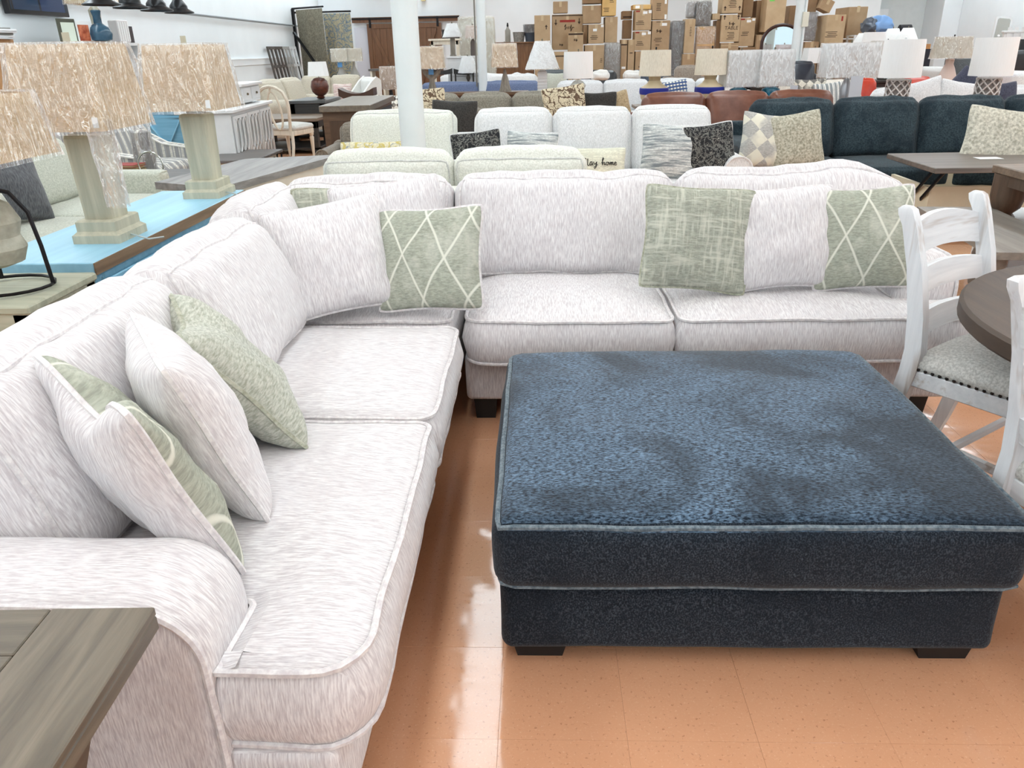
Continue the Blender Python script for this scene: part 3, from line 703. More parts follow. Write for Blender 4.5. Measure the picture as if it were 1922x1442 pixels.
# ================================================================ FURNITURE BUILDERS FOR THE REST OF THE SHOP
def sofa(label, x, y, rz=0, W=2., Dp=.95, n=3, mat=None, pip=None, arm='roll', armw=.2, seat=.47, top=.92, armh=.62, group=None, name='sofa', nseat=None, pipe=True, seed=0, wr=.008, tilt=16, foot=.06, arms=(True, True), puff=.05, seatdrop=0, skirt=False):
    """upholstered seat facing -y; origin on the floor in the middle of its footprint"""
    t = thing(name, label, 'sofa' if W > 1.25 else 'armchair', (x, y, 0), rz, group); pip = pip or mat
    aw = armw if arm else 0; aL = aw if arms[0] else 0; aR = aw if arms[1] else 0
    f, b = -Dp/2, Dp/2; i0, i1 = -W/2+aL, W/2-aR
    Cush(W-.02, Dp-.06, seat-.16-foot, .02, top=0, front=.005, wr=.002, seed=seed).mesh((6, 4, 2)).build('base', mat, t, (0, -.02, foot), smooth=70)
    Cush(W, .16, top-.16-foot, .04, top=.01, wr=.003, seed=seed+1).mesh((6, 3, 4)).build('back_frame', mat, t, (0, b-.08, foot), smooth=70)
    for sgn, on, a_ in ((-1, arms[0], aL), (1, arms[1], aR)):
        if not a_: continue
        cx = sgn*(W/2-a_/2)
        if arm == 'roll':
            prof = []
            r = a_*.56
            for k in range(13):
                an = math.radians(-25+230*k/12); prof.append((r*math.cos(an), armh-r+r*math.sin(an)))
            poly = [(a_*.42, foot)]+prof+[(-a_*.42, foot)]
            o = MB().prism(poly, f+.04, b-.1, 'y').build('arm', mat, t, (cx, 0, 0), smooth=40)
            if pipe: MB().tube([(u, f+.038, v) for u, v in poly[1:-1]], .007, 5).build('piping', pip, o)
        else:
            c = Cush(a_, Dp-.08, armh-foot, .04, top=.01, front=.01, side=.005, wr=.004, seed=seed+2)
            o = c.mesh((4, 6, 5)).build('arm', mat, t, (cx, -.03, foot), smooth=70)
            if pipe: c.piping('front', .006, 8).build('piping', pip, o)
    ns = nseat or n; sw = (i1-i0)/ns
    for k in range(ns):
        c = Cush(sw-.008, Dp-.24, .17, .04, top=.025, front=.015, side=.004, wr=.004, seed=seed+k+5)
        o = c.mesh((6, 5, 3)).build('seat_cushion', mat, t, (i0+sw*(k+.5), -.13, seat-.17), smooth=70)
        if pipe: c.piping('top', .006, 8).build('piping', pip, o)
    sw = (i1-i0)/n
    for k in range(n):
        back_cushion(t, i0+sw*k+.004, i0+sw*(k+1)-.004, b-.30, seat-.03, tilt, seed+k+9, h=(top-seat+.05)/math.cos(math.radians(tilt)), d=.2, mat=mat, pip=pip, n=(8, 3, 6), wr=wr, front=puff, pr=.006, faces=('front', 'back') if pipe else ())
    feet(t, [(-W/2+.08, f+.1), (W/2-.08, f+.1), (-W/2+.08, b-.1), (W/2-.08, b-.1)], foot, .07)
    return t
def sofa_px(label, l, r, ytop, top, Dp=.95, **kw):
    """sofa whose back cushions span the sight lines l..r at their top; Y follows from the height"""
    a, b_ = G(l, ytop, top), G(r, ytop, top); aw = kw.get('armw', .2) if kw.get('arm', 'roll') else 0
    ar = kw.get('arms', (True, True)); W = b_.x-a.x+aw*(ar[0]+ar[1]); Y = kw.pop('Y', (a.y+b_.y)/2)
    if 'Yfix' in kw:
        Y = kw.pop('Yfix'); a, b_ = D(l, ytop, Y), D(r, ytop, Y); W = b_.x-a.x+aw*(ar[0]+ar[1]); top = (a.z+b_.z)/2-.02
    x = (a.x+b_.x)/2+aw*(ar[1]-ar[0])/2
    return sofa(label, x, Y-Dp/2+.28, W=W, Dp=Dp, top=top, **kw)
def table(label, x0, x1, y0, y1, z, th=.04, top=None, legm=None, legs='square', lw=.06, rz=0, inset=.05, apron=.08, shelf=None, name='table', over=.0, group=None, cat='table'):
    cx, cy = (x0+x1)/2, (y0+y1)/2; w_, d_ = (x1-x0)/2, (y1-y0)/2
    t = thing(name, label, cat, (cx, cy, 0), rz, group)
    MB().box(-w_, w_, -d_, d_, z-th, z, min(.006, th*.2)).build('tabletop', top, t, smooth=0)
    if apron: MB().box(-w_+inset, w_-inset, -d_+inset, d_-inset, z-th-apron, z-th).build('apron', legm, t, smooth=0)
    for sx in (-1, 1):
        for sy in (-1, 1):
            x, y = sx*(w_-inset-lw/2), sy*(d_-inset-lw/2)
            if legs == 'square': m = MB().box(x-lw/2, x+lw/2, y-lw/2, y+lw/2, 0, z-th, .003)
            elif legs == 'turned':
                h = z-th; m = MB().lathe([(lw*.3, 0), (lw*.35, h*.05), (lw*.42, h*.1), (lw*.5, h*.55), (lw*.55, h*.62), (lw*.4, h*.65), (lw*.7, h*.7), (lw*.85, h*.8), (lw*.85, h)], 10, (x, y, 0))
            else: m = MB().tube([(x-.03, y, z-th), (x, y+sy*.02, 0), (x+.03, y, z-th)], .008, 5)
            m.build('leg', legm, t, smooth=40)
    if shelf: MB().box(-w_+inset, w_-inset, -d_+inset, d_-inset, shelf, shelf+.03, .003).build('shelf', legm, t, smooth=0)
    return t
def shade_part(t, z0, z1, rb, rt, mat, sq=None, pleat=0, n=28, wrap=None, seed=0, loose=1.05):
    def ring(r, z, wob=0, k=0):
        u = unit_circle(n if not pleat else pleat*2) if sq is None else unit_rrect(*sq, k=4)
        out = []
        for i, (x, y) in enumerate(u):
            q = r*(1+(pleat and (.025 if i % 2 else -.01)))
            if wob: q *= 1+wob*noise.noise(Vector((x*4+seed, y*4, z*9+seed)))
            out.append((x*q, y*q, z))
        return out
    m = MB(); m.loft([ring(rb, z0), ring((rb+rt)/2, (z0+z1)/2), ring(rt, z1), ring(rt-.005, z1), ring(rb-.005, z0), ring(rb, z0)], cap=False)
    o = m.build('shade', mat, t, smooth=30 if not pleat else 80)
    if wrap:
        ks = 9; rings = []
        for k in range(ks):
            f = k/(ks-1); z = z0-.012+(z1-z0+.02)*f; r = (rb+(rt-rb)*f)*loose+.004
            rings.append(ring(r, z, .05, k))
        rings.append(ring(rt*.72, z1+.006, .1, 9))
        MB().loft(rings, cap=False).build('plastic_wrap', wrap, t, smooth=180)
    return o
M_film = glassy('plastic_film', (255, 255, 255), .22, .07)
M_tan = fabric('tan_shade', (204, 176, 134), (230, 204, 166), (60, 60, 240), bmp=.1, sheen=0)
M_ivory = fabric('ivory_shade', (214, 204, 184), (234, 226, 208), (200, 200, 20), bmp=.05, sheen=0)
M_white_sh = fabric('white_shade', (236, 236, 234), (240, 240, 239), (160, 160, 6), bmp=.05, sheen=0)
M_brass = plain('aged_brass', (120, 110, 92), .4, .7)
M_black = plain('black_metal', (24, 22, 24), .4, .5)
def lamp(label, x, y, z, base, shade, matb, mats, sq=None, pleat=0, wrap=None, finial=M_brass, group=None, rz=0, extra=None, n=24, bsq=None, seed=0, rod=True):
    """table lamp: base = lathe profile, shade = (z0, z1, r bottom, r top)"""
    t = thing('table_lamp', label, 'lamp', (x, y, z), rz, group)
    MB().lathe(base, n, sq=bsq).build('base', matb, t, smooth=40)
    z0, z1, rb, rt = shade; bt = base[-1][1]
    shade_part(t, z0, z1, rb, rt, mats, sq, pleat, wrap=wrap, seed=seed)
    MB().tube([(0, 0, bt-.01), (0, 0, z1+.005)], .006, 6).build('rod', M_brass, t)
    if finial: MB().sphere((0, 0, z1+.02), .012, .012, .018, 8, 6).build('finial', finial, t)
    if extra: extra(t)
    return t
def text_mesh(body, size, mat, parent, name='print'):
    cu = bpy.data.curves.new(name, 'FONT'); cu.body = body; cu.size = size; cu.align_x = 'CENTER'; cu.resolution_u = 2
    o = bpy.data.objects.new(name, cu); COL.objects.link(o); bpy.context.view_layer.update()
    me = bpy.data.meshes.new_from_object(o.evaluated_get(bpy.context.evaluated_depsgraph_get()))
    bpy.data.objects.remove(o); me.materials.clear(); me.materials.append(mat)
    o = bpy.data.objects.new(name, me); COL.objects.link(o); o.parent = parent; return o
M_carton = [plain('cardboard_%d' % i, c, .85, var=7, scale=4) for i, c in enumerate([(182, 155, 122), (172, 144, 112), (192, 166, 132), (146, 117, 88), (212, 174, 114)])]
M_tape = plain('packing_tape', (196, 172, 136), .35)
M_ink = plain('box_ink', (58, 42, 32), .8)
M_red = plain('box_red_ink', (150, 50, 42), .8)
M_paper = plain('paper_white', (238, 238, 236), .7)
def carton(label, l, tp, r, bt, Y, dep=.5, m=0, marks=(), z0=None, tape=True, rz=0, group='cardboard cartons piled along the back wall', x0=None, x1=None):
    a, b_ = D(l, bt, Y), D(r, tp, Y); zb = a.z if z0 is None else z0; zt = b_.z; xc = D((l+r)/2, (tp+bt)/2, Y).x; w_ = (b_.x-a.x)/2 if x0 is None else 0
    w_ = (D(r, (tp+bt)/2, Y).x-D(l, (tp+bt)/2, Y).x)/2-.004
    h = zt-zb
    t = thing('cardboard_carton', label, 'box', (xc, Y+dep/2, zb), rz, group)
    MB().box(-w_, w_, -dep/2, dep/2, 0, h-.003, .006).build('body', M_carton[m], t, smooth=0)
    fy = -dep/2-.002
    if tape: MB().box(-.03, .03, -dep/2-.0015, dep/2, h-.003, h-.001).box(-.03, .03, fy, fy+.002, h-.12, h-.002).build('tape', M_tape, t, smooth=0)
    for mk in marks:
        k, u, v = mk[0], mk[1]*2*w_-w_, mk[2]*h
        q = MB()
        if k == 'label': q.box(u-mk[3]/2, u+mk[3]/2, fy-.001, fy, v-mk[4]/2, v+mk[4]/2).build('label', M_paper, t, smooth=0)
        elif k == 'bar': q.box(u-mk[3]/2, u+mk[3]/2, fy-.001, fy, v-mk[4]/2, v+mk[4]/2).build('print', mk[5] if len(mk) > 5 else M_ink, t, smooth=0)
        elif k == 'lines':
            for i in range(mk[4]): q.box(u-mk[3]/2*random.uniform(.5, 1), u+mk[3]/2*random.uniform(.6, 1), fy-.001, fy, v-i*.035-.006, v-i*.035+.006)
            q.build('print', M_ink, t, smooth=0)
        elif k == 'arrow':
            s_ = mk[3]; d_ = mk[4]
            q.add([(u-.01, fy-.001, v), (u+.01, fy-.001, v), (u+.01, fy-.001, v+s_*d_*.6), (u-.01, fy-.001, v+s_*d_*.6), (u-.035, fy-.001, v+s_*d_*.55), (u+.035, fy-.001, v+s_*d_*.55), (u, fy-.001, v+s_*d_)], [(0, 1, 2, 3), (4, 5, 6)]); q.build('print', M_ink, t, smooth=0)
        elif k == 'text':
            o = text_mesh(mk[3], mk[4], mk[5] if len(mk) > 5 else M_ink, t)
            o.location = (u, fy-.001, v); o.rotation_euler = (PI/2, math.radians(mk[6]) if len(mk) > 6 else 0, 0)
        elif k == 'scrawl':
            s_ = mk[3]; pts = [(u+s_*a_, fy-.002, v+s_*b2) for a_, b2 in ((-.5, .1), (-.35, .35), (-.42, -.2), (-.2, .1), (-.1, -.1), (0, .15), (.1, -.1), (.25, .3), (.2, -.35), (.4, .05), (.55, 0))]
            q.tube(pts, .008, 4).build('print', M_ink, t)
    return t
# ================================================================ LEFT: BLUE TABLE AND LAMPS
M_blue = wood('sky_blue_paint', (140, 192, 216), (162, 210, 230), 'y', .4, .5, (118, 154, 170), wear=-.12)
M_blue2 = wood('sky_blue_front', (112, 168, 196), (134, 190, 216), 'x', .4, .8, (70, 90, 100), wear=-.07)
M_bedge = wood('worn_brown_edge', (110, 88, 66), (146, 120, 92), 'y', .6)
t = thing('sideboard', 'sky blue distressed sideboard carrying two column lamps behind the sectional', 'sideboard', (-2.03, 3.8, 0))
MB().box(-.25, .255, -.86, .86, .70, .75, .004).build('top', M_blue, t, smooth=0)
MB().box(.256, .262, -.86, .86, .70, .748).build('worn_edge', M_bedge, t, smooth=0)
MB().box(-.23, .235, -.83, .84, .08, .70, .004).build('body', M_blue2, t, smooth=0)
for sy in (-.8, .76):
    for sx in (-.2, .16): MB().box(sx, sx+.05, sy, sy+.05, 0, .08).build('foot', M_blue2, t, smooth=0)
for k in range(3):
    d = MB().box(.235, .25, -.8+k*.54, -.8+k*.54+.5, .14, .66, .004).build('door', M_blue2, t, smooth=0)
    MB().sphere((.262, -.8+k*.54+.45, .42), .015).build('knob', M_black, d)
M_lcol = wood('column_greywash', (166, 164, 144), (200, 196, 174), 'z', .7, .7)
def tag_card(t, x, y, z, w_=.012, h=.02, mat=None, name='price_tag'):
    return MB().box(x-w_, x+w_, y-.001, y+.001, z-h, z+h).build(name, mat or M_paper, t, smooth=0)
def column_lamp(label, x, y, seed):
    t = thing('table_lamp', label, 'lamp', (x, y, .75), 0, 'tan shaded column lamps on the blue sideboard')
    cs = (1, 1.12, .28)
    MB().loft([[(px*a, py*a, z) for px, py in ((1, .8), (1, -.8), (.99, -1.25), (-.99, -1.25), (-1, -.8), (-1, 1.25), (.99, 1.25))] for a, z in ((.104, 0), (.104, .035), (.098, .04), (.088, .05), (.088, .09), (.08, .097))]).build('plinth', M_lcol, t, smooth=25)
    rr = lambda a, z: [(px*a, py*a, z) for px, py in unit_rrect(1, 1.15, .3, 2)]
    MB().loft([rr(.066, .095), rr(.07, .28), rr(.074, .435), rr(.07, .447), rr(.06, .452)]).build('column', M_lcol, t, smooth=20)
    MB().box(-.04, .04, -.04, .04, .45, .475).build('cap', plain('zinc', (132, 128, 112), .5, .3), t, smooth=0)
    shade_part(t, .475, .80, .19, .157, M_tan, (1, 1.15, .12), wrap=M_film, seed=seed, loose=1.06)
    MB().tube([(0, 0, .45), (0, 0, .80)], .006, 6).build('rod', M_brass, t)
    MB().box(-.014, .014, -.004, .004, .80, .845).build('finial', plain('finial_bone', (196, 190, 168), .5), t, smooth=0)
    MB().tube([(.1, -.02, .02), (.15, -.06, .02), (.2, -.06, .004), (.25, -.02, .004)], .004, 5).build('cord', plain('clear_cord', (190, 200, 200), .4), t)
    tag_card(t, .17, -.23, .51); return t
l1 = column_lamp('square column lamp with a tan film-wrapped shade, nearer of two on the blue sideboard', -1.935, 3.40, 2)
l2 = column_lamp('square column lamp with a tan film-wrapped shade, farther of two on the blue sideboard', -1.915, 4.49, 5)
# loose plastic hanging from the nearer shade
m = MB(); rings = []
for k in range(9):
    f = k/8; z = .52-.36*f; rings.append([(.14+.06*math.cos(a)*(1-.2*f)+.012*noise.noise(Vector((a, f*6, 1))), -.16+.05*math.sin(a)*(1-.3*f)+.03*f, z) for a in [2*PI*i/14 for i in range(14)]])
m.loft(rings, cap=False).build('loose_film', M_film, l1, smooth=180)
# green-grey stand and wire lamp at the picture's left edge
M_gstand = wood('sage_stand', (150, 152, 132), (182, 182, 160), 'x', .6)
table('low sage grey wooden stand under the wire lamp at the left edge', -2.22, -1.72, 2.42, 2.86, .735, .03, M_gstand, M_gstand, 'square', .06, inset=.01, apron=.4, name='plant_stand')
t = thing('table_lamp', 'black wire lamp with stone body and tan wrapped shade at the left edge', 'lamp', (-1.93, 2.64, .735))
for k, (a, r) in enumerate(((10, .15), (130, .13), (250, .13))):
    c_, s_ = math.cos(math.radians(a)), math.sin(math.radians(a))
    MB().tube([(c_*.02, s_*.02, .36), (c_*r*.6, s_*r*.6, .34), (c_*r*.9, s_*r*.9, .27), (c_*r, s_*r, .15), (c_*r*1.05, s_*r*1.05, .01)], .008, 6).build('wire_leg', M_black, t)
MB().tube([(.16*math.cos(a), .14*math.sin(a), .012) for a in [2*PI*i/20 for i in range(20)]], .006, 5, True).build('foot_ring', M_black, t)
MB().lathe([(.02, .08), (.08, .10), (.10, .15), (.085, .19), (.10, .24), (.075, .30), (.03, .33)], 16).build('stone_body', plain('stone_grey', (170, 168, 152), .9, var=22, scale=14), t)
MB().box(.015, .075, -.135, -.13, .235, .305).build('tag', plain('blue_tag', (92, 150, 206), .6), t, smooth=0)
shade_part(t, .455, .66, .20, .165, M_tan, (1, 1, .1), wrap=M_film, seed=9)
MB().tube([(0, 0, .3), (0, 0, .66)], .006, 6).build('rod', M_brass, t)
tag_card(t, .13, -.21, .49)
# ================================================================ LEFT: SEATING AND TABLES
M_ggrey = fabric('sage_grey_linen', (170, 172, 158), (200, 201, 188), (90, 90, 90), bmp=.2)
M_gdark = fabric('charcoal_linen', (70, 71, 75), (104, 105, 108), (120, 30, 30), bmp=.2)
M_gmarb = plain('marbled_plush', (196, 196, 184), .95, var=40, scale=14)
sofa('sage grey sofa with a dark grey pillow, behind the blue sideboard', -3.55, 5.35, 90, W=2.2, Dp=1.0, n=2, mat=M_ggrey, arm='block', armw=.16, top=.90, armh=.64, seed=20)
pillow('dark charcoal pillow on the sage grey sofa behind the column lamp', (.55, .52, .2), (-3.42, 5.0, .47), 80, 22, 12, M_gdark, M_gdark, seed=21)
pillow('marbled plush pillow at the left edge on the sage grey sofa', (.44, .42, .24), (-3.33, 4.55, .47), 75, 16, -6, M_gmarb, None, seed=22)
M_tuft = fabric('grey_velvet', (112, 118, 118), (140, 146, 146), (60, 60, 60), bmp=.1)
t = thing('tufted_chair', 'grey velvet tufted armchair behind the sage grey sofa', 'armchair', (-4.65, 7.0, 0), 60)
def tuft(q, u, v, tt):
    for bx in (-.66, -.22, .22, .66):
        for bz in (-.5, 0, .5):
            d = math.hypot((u-bx)*.35, (tt-bz)*.3)
            if v < -.3: q.y += .05*math.exp(-(d/.055)**2)
    return q
c = Cush(.9, .2, .5, .07, front=.06, top=.03, wr=.004, shape=tuft); c.mesh((26, 3, 18)).build('backrest', M_tuft, t, (0, .3, .42), (math.radians(-8), 0, 0), smooth=70)
tb = MB()
Cush(.9, .8, .3, .05, top=.03).mesh((6, 6, 3)).build('seat', M_tuft, t, (0, 0, .12), smooth=70)
for sx in (-.42, .42): Cush(.14, .75, .55, .05, top=.02).mesh((4, 6, 4)).build('arm', M_tuft, t, (sx, .02, .1), smooth=70)
feet(t, [(-.38, -.34), (.38, -.34), (-.38, .34), (.38, .34)], .12, .06)
# striped wing chair
M_strp = pattern('grey_ticking', (206, 202, 192), (150, 148, 146), 'stripe', 8, c3=(150, 150, 152))
M_strpy = pattern('grey_ticking_side', (206, 202, 192), (150, 148, 146), 'stripe_y', 8, c3=(150, 150, 152))
M_strpp = plain('stripe_piping', (226, 222, 214), .8)
t = thing('striped_armchair', 'grey and cream striped armchair with sloping arms beside the blue cabinet', 'armchair', (-4.15, 8.15, 0), 78)
c = Cush(.74, .2, .66, .07, front=.07, top=.03, wr=.003, seed=4); o = c.mesh((8, 3, 10)).build('back_cushion', M_strp, t, (0, .22, .40), (math.radians(-20), 0, 0), smooth=70); c.piping('front', .008, 10).build('piping', M_strpp, o)
for sx in (-1, 1):
    poly = [(-.42, .1), (-.42, .58), (-.25, .60), (0, .63), (.2, .72), (.36, .88), (.46, 1.0), (.46, .1)]
    o = MB().prism(poly, sx*.44-.05, sx*.44+.05, 'x').build('arm', M_strpy, t, smooth=30)
    for dx in (-.05, .05): MB().tube([(sx*.44+dx, u, v) for u, v in poly[:-1]], .011, 5).build('piping', M_strpp, o)
Cush(.78, .72, .2, .05, top=.03).mesh((6, 6, 3)).build('seat_cushion', M_strp, t, (0, -.06, .28), smooth=70)
MB().box(-.48, .48, -.40, .46, .1, .29, .01).build('base', M_strp, t, smooth=0)
MB().box(-.46, .46, .40, .5, .1, .95, .03).build('back_frame', M_strp, t, smooth=0)
feet(t, [(-.4, -.33), (.4, -.33), (-.4, .4), (.4, .4)], .1, .06)
# dark coffee table with books and ring
M_gtop = wood('charcoal_top', (78, 74, 72), (112, 107, 104), 'x', .45, .6)
M_gtopl = wood('grey_oak_top', (104, 100, 97), (146, 141, 136), 'y', .45, .6)
M_offw = plain('cream_paint', (224, 216, 200), .6, var=5)
M_bk = wood('black_stain', (34, 31, 30), (56, 52, 48), 'x', .5)
table('charcoal topped low table holding old books behind the sage grey sofa', -4.0, -3.0, 6.72, 7.5, .5, .035, M_gtop, M_bk, 'square', .07, name='coffee_table')
for k, (c_, w_, h) in enumerate((((120, 98, 66), .30, .03), ((150, 126, 88), .29, .025), ((104, 84, 60), .30, .03), ((160, 138, 100), .28, .02), ((150, 62, 56), .29, .02))):
    z = .5+sum((.03, .025, .03, .02, .02)[:k]); o = thing('old_book', ('bottom book of the old stack on the charcoal table', 'second book from the bottom of the old stack', 'middle book of the old stack on the charcoal table', 'fourth book up in the old stack under the red one', 'red covered book on top of the old stack')[k], 'book', (-3.68, 6.93, z), random.uniform(-8, 8), 'old books stacked on the charcoal table')
    MB().box(-w_/2, w_/2, -.1, .1, 0, .004).box(-w_/2, w_/2, -.1, .1, h-.004, h-.0005).box(-w_/2, -w_/2+.006, -.1, .1, .004, h-.004).build('cover', plain('book_cover_%d' % k, c_, .7), o, smooth=0)
    MB().box(-w_/2+.006, w_/2-.01, -.095, .095, .004, h-.004).build('pages', plain('old_pages', (190, 170, 130), .9), o, smooth=0)
t = thing('ring_sculpture', 'silver ring ornament on a dark base next to the old books', 'ornament', (-3.42, 6.86, .5))
MB().tube([(.11*math.cos(a), .02, .12+.11*math.sin(a)) for a in [2*PI*i/28 for i in range(28)]], .008, 6, True).build('ring', plain('silver', (200, 200, 196), .25, 1), t)
MB().lathe([(.07, 0), (.075, .012), (.03, .016)], 16, (.03, 0, 0)).build('base', M_black, t)
M_foam = plain('clear_roll', (176, 178, 180), .4)
t = thing('wrapped_bolster', 'grey striped bolster in clear plastic leaning on the striped armchair', 'bolster', (-3.66, 7.28, .5))
MB().lathe([(.02, 0), (.08, .01), (.085, .2), (.08, .36), (.02, .38)], 16).build('bolster', M_strp, t)
m = MB(); m.loft([[(.095*math.cos(a)*(1+.08*noise.noise(Vector((a*2, k*.9, 3)))), .095*math.sin(a), k*.05) for a in [2*PI*i/16 for i in range(16)]] for k in range(10)], cap=False); m.build('plastic_wrap', M_film, t, smooth=180)
# long grey topped counter table with cream base
t = thing('counter_table', 'long grey oak topped table with a cream base left of the sofas', 'table', (-2.03, 5.62, 0), 0)
q = [G(290, 342, .76), G(412, 352, .76), G(640, 290, .76), G(460, 298, .76)]
poly = [(p.x+2.03, p.y-5.62) for p in (q[0], q[1], q[2], q[3])]
MB().prism(poly, .715, .76, 'z').build('tabletop', M_gtopl, t, smooth=0)
inn = [(x*.9, y*.92) for x, y in poly]; MB().prism(inn, .0, .715, 'z').build('body', M_offw, t, smooth=0)
inn = [(x*.905, y*.925) for x, y in poly]; MB().prism(inn, .58, .595, 'z').build('drawer_line', plain('shadow_gap', (150, 142, 130), .8), t, smooth=0)
# blue cabinet and white lattice sideboard
t = thing('blue_cabinet', 'tall sky blue cabinet with cross-braced doors behind the striped armchair', 'cabinet', (-4.75, 9.75, 0), 4)
MB().box(-.52, .52, -.2, .2, .05, .90, .004).build('body', M_blue2, t, smooth=0)
MB().box(-.56, .56, -.24, .24, .90, .93, .004).build('top', M_blue, t, smooth=0)
for k in (-1, 1):
    d = MB().box(min(k*.03, k*.5), max(k*.03, k*.5), -.225, -.2, .1, .84, .004).build('door', M_blue2, t, smooth=0)
    MB().bar((k*.06, -.23, .14), (k*.46, -.23, .80), .06, .012).build('brace', M_blue, d); MB().bar((k*.46, -.23, .14), (k*.06, -.23, .80), .06, .012).build('brace', M_blue, d)
    MB().tube([(k*.05, -.245, .45), (k*.05, -.245, .55)], .008, 5).build('handle', M_black, d)
M_wcab = plain('white_lacquer', (222, 221, 220), .4, var=4)
t = thing('lattice_sideboard', 'white sideboard with oval lattice doors next to the oval-back chair', 'sideboard', (-3.62, 9.45, 0), 4)
MB().box(-.30, .24, -.82, .82, .05, .915, .004).build('body', M_wcab, t, smooth=0)
MB().box(-.34, .29, -.86, .86, .915, .95, .006).build('top', M_wcab, t, smooth=0)
MB().box(-.32, .27, -.84, .84, 0, .07, .004).build('plinth', M_wcab, t, smooth=0)
for dk in range(3):
    y0 = -.78+dk*.53; d = MB().box(.242, .248, y0, y0+.5, .12, .88).build('door_panel', plain('panel_grey', (188, 187, 186), .5), t, smooth=0)
    MB().box(.245, .27, y0, y0+.03, .12, .88).box(.245, .27, y0+.47, y0+.5, .12, .88).box(.245, .27, y0+.03, y0+.47, .12, .15).box(.245, .27, y0+.03, y0+.47, .85, .88).build('door_frame', M_wcab, d, smooth=0)
    for r_ in range(2):
        for k in range(3):
            cy, cz = y0+.105+k*.145, .325+r_*.35
            MB().tube([(.26, cy+.07*math.cos(a), cz+.175*math.sin(a)) for a in [2*PI*i/18 for i in range(18)]], .011, 5, True).build('oval', M_wcab, d)
t = thing('white_chest', 'small white chest standing on the lattice sideboard', 'chest', (-3.66, 9.75, .95), 4)
MB().box(-.2, .2, -.42, .42, .02, .20, .004).build('body', M_wcab, t, smooth=0); MB().box(-.23, .24, -.46, .46, .2, .235, .006).build('top', M_wcab, t, smooth=0)
for y0 in (-.38, .02): d = MB().box(.2, .215, y0, y0+.36, .05, .18, .003).build('drawer', M_wcab, t, smooth=0); MB().sphere((.225, y0+.18, .115), .014).build('knob', M_brass, d)
# iron rail table
t = table('dark wood table with black iron rails in front of the lattice sideboard', -3.95, -3.36, 8.95, 9.9, .5, .03, M_gtop, M_offw, 'square', .06, rz=0, name='side_table')
t.location.x += .45; t.location.y -= .9
for z in (.40, .33): MB().tube([(.31, -.5, z), (.31, .5, z)], .011, 5).build('iron_rail', M_black, t)
for y in (-.4, -.15, .1, .35): MB().tube([(.31, y, .46), (.31, y, .22)], .010, 5).build('iron_bar', M_black, t)
# oval-back chair
M_cream = wood('cream_wash', (206, 196, 178), (228, 220, 204), 'z', .5)
t = thing('oval_back_chair', 'cream dining chair with an oval loop back left of the brown cabinet', 'chair', (-3.80, 12.15, 0), -18)
sp = [(-.17, .42), (-.2, .55), (-.235, .72), (-.245, .86), (-.2, .98), (-.11, 1.04), (0, 1.06), (.11, 1.04), (.2, .98), (.245, .86), (.235, .72), (.2, .55), (.17, .42)]
MB().tube([(u, -.2-.22*(v-.42), v) for u, v in sp], .026, 6).build('back_frame', M_cream, t)
ov = [(.075*math.cos(a)+0, .72+.27*math.sin(a)) for a in [2*PI*i/24 for i in range(24)]]
MB().tube([(u*1.3, -.2-.22*(v-.42), v) for u, v in ov], .018, 6, True).build('back_loop', M_cream, t)
MB().tube([(0, -.33, 1.0), (0, -.34, 1.05)], .02, 6).build('splat', M_cream, t)
Cush(.52, .5, .07, .03, top=.04).mesh((8, 8, 3)).build('seat', M_linen, t, (0, .05, .43), smooth=70)
MB().box(-.25, .25, -.2, .3, .36, .44, .01).build('seat_rail', M_cream, t, smooth=0)
for x in (-.2, .2):
    MB().tube([(x, -.2, .42), (x*1.02, -.22, .2), (x*1.1, -.3, 0)], [.028, .024, .02], 6).build('leg', M_cream, t)
    MB().lathe([(.014, 0), (.022, .1), (.03, .25), (.034, .3), (.022, .32), (.034, .34), (.034, .37)], 10, (x*1.1, .26, 0)).build('leg', M_cream, t)
M_umb = wood('umber_top', (96, 80, 66), (130, 112, 94), 'x', .45)
table('grey brown topped table on a black base behind the oval-back chair', -4.7, -3.52, 12.75, 13.9, .54, .05, M_umb, M_bk, 'square', .12, inset=.02, apron=.1, shelf=.06)
M_brcab = wood('walnut_brown', (78, 56, 38), (106, 80, 56), 'x', .45)
t = thing('kitchen_island', 'brown wooden cabinet with a dark zinc top beside the white column', 'cabinet', (-2.28, 10.35, 0), 2)
MB().box(-.27, .27, -.95, .95, .05, .86, .004).build('body', M_brcab, t, smooth=0)
MB().box(.272, .276, -.9, .9, .1, .82).build('back_panel', plain('slate_panel', (44, 50, 56), .5), t, smooth=0)
MB().box(-.29, .30, -1.02, 1.02, .86, .93, .006).build('top', wood('zinc_brown', (98, 88, 76), (124, 112, 96), 'y', .35), t, smooth=0)
MB().box(-.2, .2, -.957, -.95, .15, .76).build('end_panel', wood('walnut_panel', (66, 46, 30), (88, 64, 44), 'z', .5), t, smooth=0)
for s_ in (-.85, .6): MB().box(.278, .28, s_, s_+.09, .60, .72).build('sticker', M_paper, t, smooth=0)
t = table('black end table carrying the ball lamp among the beige sofas', -4.25, -3.62, 13.75, 14.9, .75, .05, wood('grey_slate_top', (70, 70, 70), (96, 96, 94), 'x', .4), M_bk, 'square', .08, inset=.02, apron=.35, shelf=.15)
p = D(601, 170, 14.2)
lamp('lamp with a round walnut ball body and white square shade', p.x, 14.2, .75, [(.02, 0), (.06, .01), (.08, .03), (.05, .05), (.09, .07), (.135, .12), (.155, .2), (.135, .29), (.09, .335), (.03, .35)], (.37, .60, .15, .125), wood('walnut_ball', (70, 34, 22), (110, 60, 42), 'x', .35), M_white_sh, sq=(1, 1, .08))
